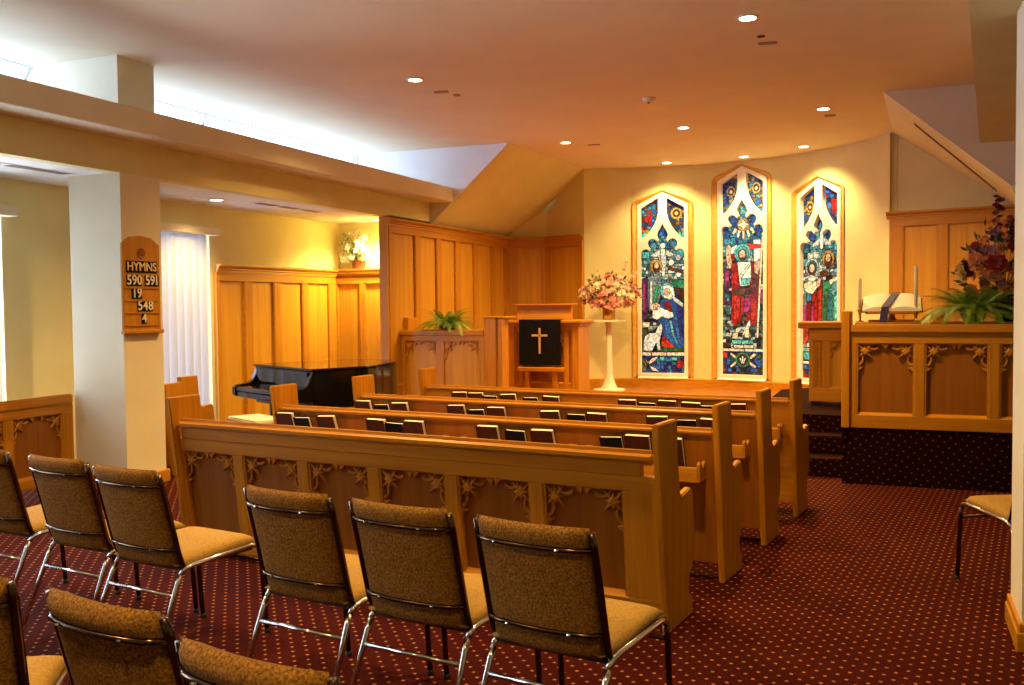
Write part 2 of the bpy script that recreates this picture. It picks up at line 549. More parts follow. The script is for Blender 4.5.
# back walls of the chancel
MB().prism([(XL - .02, 14.33, 0), (XL - .02, 14.33, HC), (-5.25, 14.58, HC), (-5.25, 14.58, 0)], (0, .08, 0)).build('wall_chancel_left', wall_m)['kind'] = 'structure'
MB().prism([(-5.25, 14.58, 0), (-5.25, 14.58, HC), (-4.53, 14.30, HC), (-4.53, 14.30, 0)], (.03, .08, 0)).build('wall_chancel_left', wall_m)['kind'] = 'structure'
MB().prism([(-.10, 12.95, 0), (-.10, 12.95, HC), (1.45, 12.62, HC), (1.45, 12.62, 0)], (0, .08, 0)).build('wall_chancel_back', wall_m)['kind'] = 'structure'
MB().box(XL - .055, XL, 10.37, 14.4, 0, 2.62).build('wall_chancel_side', wall_m)['kind'] = 'structure'

# apse wall: curved strips between flat bays that hold the windows
def bay_frame(th):
    a, b = apse(th - HALF), apse(th + HALF)
    c = (a + b) / 2
    u = (b - a).normalized()
    n = V((u.y, -u.x, 0))       # towards the room
    return Matrix(((u.x, 0, n.x, c.x), (u.y, 0, n.y, c.y), (0, 1, 0, SILL), (0, 0, 0, 1)))
aps = MB()
edges = [TH0] + sum([[t - HALF, t + HALF] for t in WTH], []) + [TH1]
for k in range(0, 8, 2):
    t0, t1 = edges[k], edges[k + 1]
    n = max(2, int((t1 - t0) / 1.5))
    q = [apse(t0 + (t1 - t0) * i / n) for i in range(n + 1)]
    q2 = [apse(t0 + (t1 - t0) * i / n, APR + .1) for i in range(n + 1)]
    b = bmesh.new()
    A = [[b.verts.new((p.x, p.y, z)) for p in ps] for ps in (q, q2) for z in (0, HC + .02)]
    for i in range(n):
        b.faces.new((A[0][i], A[0][i + 1], A[1][i + 1], A[1][i]))
        b.faces.new((A[2][i + 1], A[2][i], A[3][i], A[3][i + 1]))
    aps.add(b)
WIN = []
for wi, th in enumerate(WTH):
    off = .31 if wi == 1 else 0
    sh, ap = 2.65 + off, 2.92 + off
    hw = .475
    outline = [(-hw, 0), (hw, 0), (hw, sh), (hw - .007, sh + .05), (hw - .032, sh + .092), (hw - .075, sh + .118), (0, ap), (-hw + .075, sh + .118), (-hw + .032, sh + .092), (-hw + .007, sh + .05), (-hw, sh)]
    WIN.append((bay_frame(th), sh, ap, hw, outline))
    wall_out = [(-hw - .003, -SILL), (hw + .003, -SILL), (hw + .003, HC - SILL + .02), (-hw - .003, HC - SILL + .02)]
    me = curve_mesh([wall_out, [(x * .999, y) for x, y in outline]], .1)
    add_mesh(aps, me, 0, bay_frame(th) @ Matrix.Translation((0, 0, -.05)))
    blocker = bmesh.new()  # unseen backing behind the glass, added to keep outside light from leaking in
    bmesh.ops.create_cube(blocker, size=1, matrix=bay_frame(th) @ Matrix.Translation((0, 1.6, -.15)) @ Matrix.Diagonal((1.1, 3.86, .04, 1)))
    aps.add(blocker)
aw = aps.build('wall_apse', wall_m, angle=25)
aw['kind'] = 'structure'
# oak skirting that follows the curve under the sills
sk = MB()
n = 48
ps = [apse(TH0 + (TH1 - TH0) * i / n, APR - .07) for i in range(n + 1)]
po = [apse(TH0 + (TH1 - TH0) * i / n, APR - .0) for i in range(n + 1)]
b = bmesh.new()
A = [[b.verts.new((p.x, p.y, z)) for p in q] for q, z in ((ps, CF), (ps, SILL - .015), (po, SILL - .005))]
for i in range(n):
    for j in range(2): b.faces.new((A[j][i], A[j][i + 1], A[j + 1][i + 1], A[j + 1][i]))
sk.add(b)
sk.build('baseboard_apse', wood_h, angle=40)['kind'] = 'structure'

# ------------------------------------------------------------------ chancel floors and steps
MB().prism([(XL, 9.6, 0), (-1.9, 9.6, 0), (-1.3, 11.0, 0), (.2, 13.4, 0)] + [tuple(apse(t, APR - .01)) for t in (60, 50, 38, 26, 15, 4, -7, -18, -28)] + [(-5.2, 14.5, 0), (XL, 14.4, 0)], (0, 0, CF)).build('floor_chancel', panel_v)['kind'] = 'structure'
pl = MB().prism([(-.41, 8.26, 0), (1.35, 8.26, 0), (1.35, 12.6, 0), (-.1, 12.88, 0), (-1.25, 11.6, 0), (-1.25, 9.1, 0), (-.41, 9.1, 0)], (0, 0, PF)).build('floor_pulpit', carpet_shaded)
pl['kind'] = 'structure'
for i, (y, z) in enumerate(((8.50, .155), (8.80, .31))):
    st = MB().box(-1.25, -.412, y, 9.1, z - .155, z, .012, 2).build('step', carpet_shaded)
    tag(st, kind='structure')

# ------------------------------------------------------------------ panelled oak work
def tracery_mesh(s=1.0):
    """carved corner: four-armed star with a cusp and small buds on the edges"""
    mb = MB()
    def star(cx, cz, r, rot, t=.012, arms=4, inner=.30):
        pts = []
        for k in range(arms * 2):
            a = rot + PI * k / arms
            q = r if k % 2 == 0 else r * inner
            pts.append((cx + q * math.cos(a), -t, cz + q * math.sin(a)))
        mb.prism([V(p) for p in pts], (0, t, 0), .002)
    star(.058 * s, -.058 * s, .072 * s, R(45), .024, 4, .20)
    star(.058 * s, -.058 * s, .040 * s, R(0), .026, 4, .40)
    for a0, cx, cz in ((0, .0, -.118), (0, .118, -.0)):
        q = [(cx * s + .045 * s * math.cos(R(t_)), -.012, cz * s + .045 * s * math.sin(R(t_))) for t_ in (range(-75, 46, 20) if cx == 0 else range(-45, -166, -20))]
        mb.tube(q, [.010 * s, .010 * s, .009 * s, .008 * s, .008 * s, .007 * s, .006 * s][:len(q)], 6)
    mb.prism([(.035 * s, -.032, -.060 * s), (.060 * s, -.032, -.035 * s), (.085 * s, -.032, -.060 * s), (.060 * s, -.032, -.085 * s)], (0, .012, 0), .004)
    star(.012 * s, -.185 * s, .034 * s, R(10), .022, 3, .42)
    star(.19 * s, -.010 * s, .034 * s, R(-80), .022, 3, .42)
    mb.box(0, .008, -.012, 0, -.20 * s, 0)
    mb.box(0, .22 * s, -.012, 0, -.008, 0)
    return mb
TR = {}
def tracery(parent, x, y, z, flip, s=1.0, mt=None):
    if s not in TR:
        o = tracery_mesh(s).build('tracery', mt or wood_h)
        TR[s] = o.data
        D.objects.remove(o)
    o = mesh_obj('tracery', TR[s], parent, (x, y, z))
    if flip: o.scale = (-1, 1, 1)
    return o

def panelled(parent, x0, x1, z0, z1, panels, pz0, pz1, t=.04, rec=.018, y=0, ms=None, mp=None, mr=None, trac=0, rec_panel=None, mould=True):
    """frame of stiles and rails in front of recessed panels; front face looks along local -Y at y"""
    ms, mp, mr = ms or wood_v, mp or panel_v, mr or wood_h
    xs = [x0]
    for a, b in panels: xs += [a, b]
    xs.append(x1)
    for i in range(0, len(xs), 2):
        if xs[i + 1] - xs[i] > .004:
            MB().box(xs[i], xs[i + 1], y, y + t, pz0, pz1, .003).build('stile', ms, parent)
    MB().box(x0, x1, y, y + t, pz1, z1, .003).build('rail', mr, parent)
    MB().box(x0, x1, y, y + t, z0, pz0, .003).build('rail', mr, parent)
    for a, b in panels:
        m = MB().box(a, b, y + rec, y + t - .002, pz0, pz1)
        m.build('panel', mp, parent)
        if mould:
            g = .012
            m = MB()
            m.box(a, a + g, y + .006, y + rec, pz0, pz1)
            m.box(b - g, b, y + .006, y + rec, pz0, pz1)
            m.prism([(a, y + .003, pz0), (a, y + rec, pz0), (a, y + rec, pz0 + .02)], (b - a, 0, 0))
            m.build('moulding', mr, parent)
        if trac:
            tracery(parent, a, y + rec, pz1, False, trac)
            tracery(parent, b, y + rec, pz1, True, trac)

def cornice(parent, x0, x1, z, y=0, d=.06, h=.09, m=None, ends=True):
    mb = MB()
    prof = [(0, -h), (-.014, -h), (-.014, -h * .74), (-.028, -h * .66), (-.028, -h * .52), (-d * .68, -h * .34), (-d * .72, -h * .24), (-d, -h * .22), (-d, 0), (0, 0)]
    mb.prism([(x0 - (d * .5 if ends else 0), y + a, z + b) for a, b in prof], (x1 - x0 + (d if ends else 0), 0, 0))
    return mb.build('cornice', m or gold_h, parent)

# tall wainscot along the left of the chancel
t = empty('trim_3', (XL + .001, 0, 0), R(90)); t['kind'] = 'structure'
pan = []
ys = [10.44, 11.02, 11.18, 11.70, 11.86, 12.30, 12.46, 12.92, 13.08, 13.60, 13.74, 14.10]
ys = [10.47, 11.06, 11.20, 11.68, 11.82, 12.28, 12.42, 12.92, 13.06, 13.58, 13.72, 14.12]
pan = [(ys[i], ys[i + 1]) for i in range(0, 12, 2)]
panelled(t, 10.36, 14.33, CF, 2.50, pan, .5, 2.40, t=.06, rec=.032, y=-.06, ms=gold_s, mp=gold_v, mr=gold_h)
cornice(t, 10.34, 14.30, 2.575, y=-.06, d=.075)
MB().box(10.32, 10.36, -.05, .06, 0, 2.598).build('stile', gold_s, t)
# back wall left of the apse, two facets
for a, b, pans in (((XL, 14.33), (-5.25, 14.58), [(.16, .56)]), ((-5.25, 14.58), (-4.53, 14.30), [(.08, .68)])):
    d = V((b[0] - a[0], b[1] - a[1], 0))
    ln = d.length
    t = empty('trim_4', (a[0], a[1], 0), math.atan2(d.y, d.x)); t['kind'] = 'structure'
    panelled(t, 0, ln, CF, 2.50, pans, .5, 2.40, t=.06, rec=.032, y=-.06, ms=gold_s, mp=gold_v, mr=gold_h)
    cornice(t, 0, ln, 2.575, y=-.06, d=.075, ends=(a[0] > -5.5))
# right back wall
a, b = V((-.07, 12.93, 0)), V((1.36, 12.63, 0))
t = empty('trim_5', a, math.atan2((b - a).y, (b - a).x)); t['kind'] = 'structure'
panelled(t, 0, (b - a).length, PF, 2.53, [(.15, .55), (.66, 1.22)], .7, 2.42, t=.06, rec=.032, y=-.06, ms=gold_s, mp=gold_v, mr=gold_h)
cornice(t, 0, (b - a).length, 2.60, y=-.06, d=.075)
# side aisle wainscot, behind the piano
t = empty('trim_6', (XA + .001, 0, 0), R(90)); t['kind'] = 'structure'
panelled(t, 8.50, 10.9, 0, 1.885, [(8.56, 8.99), (9.12, 9.55), (9.67, 10.14), (10.25, 10.74)], .12, 1.79, t=.045, rec=.03, y=-.045, ms=gold_s, mp=gold_v, mr=gold_h)
cornice(t, 8.50, 10.9, 1.975, y=-.045, ends=False)
t = empty('trim_7', (0, 11.06, 0), 0); t['kind'] = 'structure'
panelled(t, XA + .03, XL - .001, 0, 1.895, [(-6.90, -6.55), (-6.48, -5.98)], .12, 1.79, t=.15, rec=.03, y=-.15, ms=gold_s, mp=gold_v, mr=gold_h)
cornice(t, XA + .03, XL + .0, 1.985, y=-.15, ends=False, d=.04)
MB().box(XA + .03, XL - .001, -.15, -.002, 1.88, 1.98).build('ledge', gold_h, t)

# ------------------------------------------------------------------ stained glass windows
C = dict(blue=(.02, .10, .42), sky=(.04, .30, .55), cyan=(.12, .52, .62), teal=(.03, .22, .28), white=(.80, .86, .84), pale=(.55, .68, .66),
         gold=(.38, .26, .06), cream=(.80, .72, .50), red=(.36, .015, .015), bred=(.62, .04, .02), green=(.03, .16, .06), mag=(.50, .04, .26),
         brown=(.10, .035, .02), skin=(.62, .45, .33), dark=(.02, .035, .04), purple=(.10, .02, .14), navy=(.015, .03, .22), olive=(.12, .13, .05),
         bblue=(.03, .16, .62), turq=(.10, .62, .62), steel=(.16, .26, .30), emer=(.03, .30, .16))
def colour_mesh(me, cols):
    at = me.color_attributes.new('Col', 'FLOAT_COLOR', 'CORNER')
    i = 0
    buf = []
    for poly in me.polygons:
        c = cols[poly.index] if isinstance(cols, list) else cols
        buf += [c[0], c[1], c[2], 1] * len(poly.vertices)
    at.data.foreach_set('color', buf)
def offset(pts, d):
    n = len(pts)
    A = sum(pts[i][0] * pts[(i + 1) % n][1] - pts[(i + 1) % n][0] * pts[i][1] for i in range(n))
    sg = 1 if A > 0 else -1
    out = []
    for i in range(n):
        p0, p1, p2 = V(pts[i - 1]), V(pts[i]), V(pts[(i + 1) % n])
        a, b = (p1 - p0), (p2 - p1)
        na, nb = V((a.y, -a.x)).normalized() * sg, V((b.y, -b.x)).normalized() * sg
        m = (na + nb)
        m = m.normalized() * min(2.2, 1 / max(.3, m.normalized().dot(na))) if m.length > .01 else na
        out.append((p1.x + m.x * d, p1.y + m.y * d))
    return out
def ell(cx, cy, rx, ry, n=12): return [(cx + rx * math.cos(2 * PI * k / n), cy + ry * math.sin(2 * PI * k / n)) for k in range(n)]
def arcp(cx, cy, r, a0, a1, n=8): return [(cx + r * math.cos(R(a0 + (a1 - a0) * k / n)), cy + r * math.sin(R(a0 + (a1 - a0) * k / n))) for k in range(n + 1)]

def shatter(q, rnd, mx=.125, depth=0):
    xs, ys = [p[0] for p in q], [p[1] for p in q]
    w_, h_ = max(xs) - min(xs), max(ys) - min(ys)
    ar = abs(sum(q[i][0] * q[(i + 1) % len(q)][1] - q[(i + 1) % len(q)][0] * q[i][1] for i in range(len(q)))) / 2
    if depth > 4 or ar < .0048 or max(w_, h_) < mx: return [q]
    cx, cy = sum(xs) / len(q) + rnd.uniform(-.12, .12) * w_, sum(ys) / len(q) + rnd.uniform(-.12, .12) * h_
    a = (R(90) if w_ > h_ * .62 else 0) + R(rnd.uniform(-26, 26))
    n = (-math.sin(a), math.cos(a))
    out = []
    for sg in (1, -1):
        r = []
        dd = [sg * ((p[0] - cx) * n[0] + (p[1] - cy) * n[1]) - .0028 for p in q]
        for i in range(len(q)):
            p, p2, d, d2 = q[i], q[(i + 1) % len(q)], dd[i], dd[(i + 1) % len(q)]
            if d >= 0: r.append(p)
            if d * d2 < 0: r.append((p[0] + (p2[0] - p[0]) * d / (d - d2), p[1] + (p2[1] - p[1]) * d / (d - d2)))
        if len(r) >= 3: out += shatter(r, rnd, mx, depth + 1)
    return out
def stained_window(wi, label, mapping, regions, figs):
    M, sh, ap, hw, outline = WIN[wi]
    root = empty('window_%d' % (8 + wi), (0, 0, 0))
    root.matrix_world = M
    root['kind'] = 'structure'
    root['label'] = label
    # ochre casing: splayed reveal
    inner = [(-.388, .03), (.388, .03), (.388, sh), (.388, sh + .02), (.385, sh + .036), (.368, sh + .045), (0, ap - .04), (-.368, sh + .045), (-.385, sh + .036), (-.388, sh + .02), (-.388, sh)]
    b = bmesh.new()
    A = [b.verts.new((x, y, .012)) for x, y in outline]
    A2 = [b.verts.new((x * .96, y if y == 0 else y - .012, .020)) for x, y in outline]
    B = [b.verts.new((x, y, -.035)) for x, y in inner]
    n = len(outline)
    for i in range(n):
        if i == 0: continue
        j = (i + 1) % n
        b.faces.new((A[i], A[j], A2[j], A2[i]))
        b.faces.new((A2[i], A2[j], B[j], B[i]))
    m = MB(); m.add(b)
    m.build('casing', casing_m, root)
    MB().box(-hw - .01, hw + .01, -.03, .0, -.05, .05, .006).build('sill', wood_h, root)
    MB().prism([(-.386, .0, .03), (-.386, .035, -.04), (-.386, .0, -.04)], (.772, 0, 0)).build('sill_slope', stone_m, root)
    # white stone tracery
    t0 = sh - .012
    def T(xc, yc): return ((xc - 236) * .00264, t0 - (yc - 178) * .0025)
    left = [T(*q) for q in ((108, 176), (212, 112), (212, 210), (205, 246), (190, 281), (168, 316), (140, 348), (108, 371))]
    right = [(-x, y) for x, y in left]
    main = [(-.338, .07)] + [T(*q) for q in ((108, 500), (108, 470), (110, 452), (117, 438), (130, 430), (146, 430), (158, 438), (164, 428), (151, 413), (147, 394), (153, 377), (168, 366), (186, 366), (200, 376), (207, 386), (213, 372), (206, 359), (202, 342), (208, 325), (222, 300), (236, 272))]
    main = main + [(-x, y) for x, y in reversed(main[:-1])]
    stone_out = [(x * 1.004, y + .002) for x, y in inner]
    me = curve_mesh([stone_out, left, right, main], .07, .004)
    o = mesh_obj('stone_tracery', me, root, (0, 0, -.05))
    me.materials.append(stone_m)
    # lead backing
    MB().box(-.37, .37, .03, sh - .06, -.098, -.090).prism([(-.37, sh - .06, -.098), (.37, sh - .06, -.098), (.37, sh + .01, -.098), (0, ap - .06, -.098), (-.37, sh + .01, -.098)], (0, 0, .008)).build('leading', lead, root)
    # background quarries, too small to pick apart singly
    rnd = random.Random(20 + wi)
    b = bmesh.new()
    cols = []
    y = .072
    while y < ap - .11:
        hgt = rnd.uniform(.038, .062)
        x = -.342
        while x < .342:
            wd = rnd.uniform(.035, .075)
            cx, cy = x + wd / 2, y + hgt / 2
            lim = (ap - .065) - abs(cx) * (ap - sh - .07) / .39
            if cy + hgt * .5 < lim:
                c = V(regions(cx, cy, rnd)) * rnd.uniform(.3, 1.1)
                g = .0045
                j = lambda: rnd.uniform(-.007, .007)
                q = [(x + g + j(), y + g + j()), (x + wd - g + j(), y + g + j()), (x + wd - g + j(), y + hgt - g + j()), (x + g + j(), y + hgt - g + j())]
                b.faces.new([b.verts.new((p[0], p[1], -.088 + rnd.uniform(0, .002))) for p in q])
                cols.append(tuple(c))
            x += wd
        y += hgt
    me = D.meshes.new('quarries')
    b.to_mesh(me); b.free()
    colour_mesh(me, cols)
    me.materials.append(glass)
    o = mesh_obj('quarries', me, root)
    o['kind'] = 'stuff'
    # figure panes, each with its lead outline
    z = -.084
    came = []
    for fi, (col, pts) in enumerate(figs):
        q = [mapping(*p) for p in pts]
        A = sum(q[i][0] * q[(i + 1) % len(q)][1] - q[(i + 1) % len(q)][0] * q[i][1] for i in range(len(q)))
        if A < 0: q = q[::-1]
        zz = z + fi * .00022
        c = C[col] if isinstance(col, str) else col
        b = bmesh.new()
        b.faces.new([b.verts.new((x, y, zz - .0001)) for x, y in offset(q, .0075)])
        bmesh.ops.triangulate(b, faces=b.faces[:])
        me = D.meshes.new('came')
        b.to_mesh(me); b.free()
        me.materials.append(lead)
        came.append(me)
        plain = col in ('white', 'cream', 'skin', 'gold', 'pale')
        for piece in ([q] if plain else shatter(q, rnd)):
            b = bmesh.new()
            b.faces.new([b.verts.new((x, y, zz)) for x, y in piece])
            bmesh.ops.triangulate(b, faces=b.faces[:])
            me = D.meshes.new('pane')
            b.to_mesh(me); b.free()
            colour_mesh(me, tuple(x * f_ for f_ in [rnd.uniform(.85, 1.1) if plain else rnd.uniform(.5, 1.15)] for x in c))
            me.materials.append(glass)
            mesh_obj('pane', me, root)
    cm = MB()
    for me in came: add_mesh(cm, me)
    o = cm.build('came', lead, root)
    o['kind'] = 'stuff'
    return root

def pick(rnd, *names): return C[rnd.choice(names)]
# left window: mother and child, a bearded man, a lamb
mapL = lambda px, py: ((px - 663) * .0163, (378.6 - py) * .01552)
def regL(x, y, r):
    if y < .40: return pick(r, 'blue', 'navy', 'bblue', 'navy', 'sky')
    if y < .6: return pick(r, 'green', 'olive', 'dark', 'emer')
    if y > 2.25: return pick(r, 'blue', 'bblue', 'sky', 'red', 'gold') if x < 0 else pick(r, 'gold', 'navy', 'blue', 'brown')
    if y > 2.0: return pick(r, 'sky', 'cyan', 'turq', 'bblue')
    if y > 1.45: return pick(r, 'white', 'pale', 'cyan', 'sky', 'steel', 'white') if x > -.15 else pick(r, 'cyan', 'teal', 'pale', 'steel')
    if x < -.05: return pick(r, 'steel', 'teal', 'green', 'purple', 'dark', 'pale')
    return pick(r, 'brown', 'dark', 'green', 'navy', 'olive')
figL = [
 ('red', ell(649, 219, 3.6, 3.6, 8)), ('gold', ell(676, 214, 5.5, 6)), ('brown', ell(676, 214, 3.2, 3.6)), ('skin', ell(676, 214, 1.6, 1.8, 8)),
 ('turq', [(643.5, 252), (650, 252), (650, 258), (643.5, 258)]), ('turq', [(676, 250), (682, 250), (682, 258), (676, 258)]), ('cyan', ell(654, 246, 3, 3.5, 8)), ('cyan', ell(673, 245, 3, 3.5, 8)),
 ('bblue', [(659, 236), (667.5, 236), (665, 231), (663, 227), (661, 231)]),
 ('white', ell(663, 246, 2.4, 3, 8)), ('pale', [(661, 249.5), (665, 249.5), (666, 262), (664.5, 277), (662.5, 277), (661, 262)]), ('pale', [(660, 250), (655, 253), (651, 256), (657, 257), (660.5, 255)]), ('pale', [(666, 250), (671, 253), (675, 256), (669, 257), (666, 255)]),
 ('white', ell(671, 263, 2.6, 3, 8)), ('white', ell(677.5, 258, 2.4, 3, 8)), ('pale', [(668, 268), (674, 267), (674, 273), (668, 274)]), ('white', ell(678, 275, 2.5, 2.6, 8)), ('brown', [(668, 267), (682, 271), (682, 274), (668, 270)]),
 ('emer', [(671, 279), (682.5, 281), (682.5, 289), (672, 287)]), ('brown', [(675, 289), (682.5, 290), (682.5, 298), (677, 296)]),
 ('purple', [(643.5, 279), (648, 277), (648.5, 300), (647, 318), (643.5, 321)]), ('mag', [(644, 284), (646, 284), (645.5, 310), (644, 312)]),
 ('steel', [(649, 277), (660, 275), (662, 290), (659, 302), (650, 312), (648.5, 296)]), ('pale', [(651, 281), (653, 280), (652.5, 308), (650.5, 310)]), ('emer', [(656, 286), (659, 286), (656, 303), (653, 306)]),
 ('gold', ell(656.5, 266, 6, 6.6)), ('brown', ell(656.8, 267.5, 3.4, 5)), ('skin', ell(657, 265.5, 2.3, 3.3, 8)),
 ('blue', [(662, 300), (668, 299), (678, 300), (682.5, 306), (683, 330), (682, 351), (676, 351), (668, 344), (662, 334), (659, 322), (657, 318), (656, 312)]),
 ('navy', [(677, 301), (682, 307), (682.5, 340), (679, 330), (676, 315)]), ('bblue', [(664, 321), (668, 320), (671, 334), (676, 349), (671, 346), (666, 336)]), ('cyan', [(669, 321), (671, 321), (673, 333), (678, 348), (675, 343), (671, 333)]), ('bblue', [(673, 316), (676, 318), (678, 332), (680, 346), (676, 336)]),
 ('red', [(664, 303), (669, 302), (671, 311), (667, 313)]), ('cyan', ell(667, 291, 6.6, 8)), ('white', [(663, 287), (668, 285), (673, 289), (674, 297), (670, 300), (664, 298)]), ('skin', ell(667, 292.5, 2.7, 4, 10)), ('pale', [(672, 296), (682, 304), (682, 308), (673, 301)]),
 ('cream', ell(656, 308, 4.6, 4.6)), ('white', [(653.5, 311), (658, 306), (664, 310), (672, 313), (673, 317), (668, 319), (662, 317), (657, 320), (653, 318)]), ('skin', ell(656, 307.5, 2.3, 2.6, 8)),
 ('bred', [(660, 340), (664, 337), (669, 343), (675, 349), (667, 349), (661, 346)]),
 ('cream', [(643.5, 323), (650, 323), (650, 327), (643.5, 328)]), ('olive', [(643.5, 330), (648, 330), (647, 340), (643.5, 344)]),
 ('green', [(643.5, 347), (682, 349), (682, 352), (643.5, 352)]),
 ('white', [(644.5, 344), (646, 337), (650, 334), (656, 333.5), (658, 328), (661, 324), (662.5, 327), (662, 331), (660.5, 337), (659.5, 342), (660.5, 351), (658, 351), (656.5, 343), (651, 343.5), (652, 352), (649.5, 352), (648, 345), (646, 351), (644.5, 351)]),
 ('cream', [(643, 353.3), (651, 353.3), (651, 356.3), (643, 356.3)]), ('cream', [(652, 353.3), (666, 353.3), (666, 356.3), (652, 356.3)]), ('cream', [(667, 353.3), (683, 353.3), (683, 356.3), (667, 356.3)]),
 ('cream', [(648, 364), (653, 359), (658, 357.6), (655, 361.5), (650, 365)]), ('cream', [(650, 367), (655, 369), (659, 372.5), (653, 371.5)]), ('olive', [(644, 360), (647, 364), (647, 370), (644, 373)]), ('gold', [(646, 359), (649, 364), (647.5, 364)]),
 ('turq', [(660, 357.8), (664, 357.8), (664, 361.5), (660, 361.5)]), ('turq', [(671, 358), (676, 358), (676, 361), (671, 361)]), ('red', ell(679, 365, 3.6, 4.2, 8)),
]
stained_window(0, 'left stained glass lancet with a blue robed mother and lamb', mapL, regL, figL)
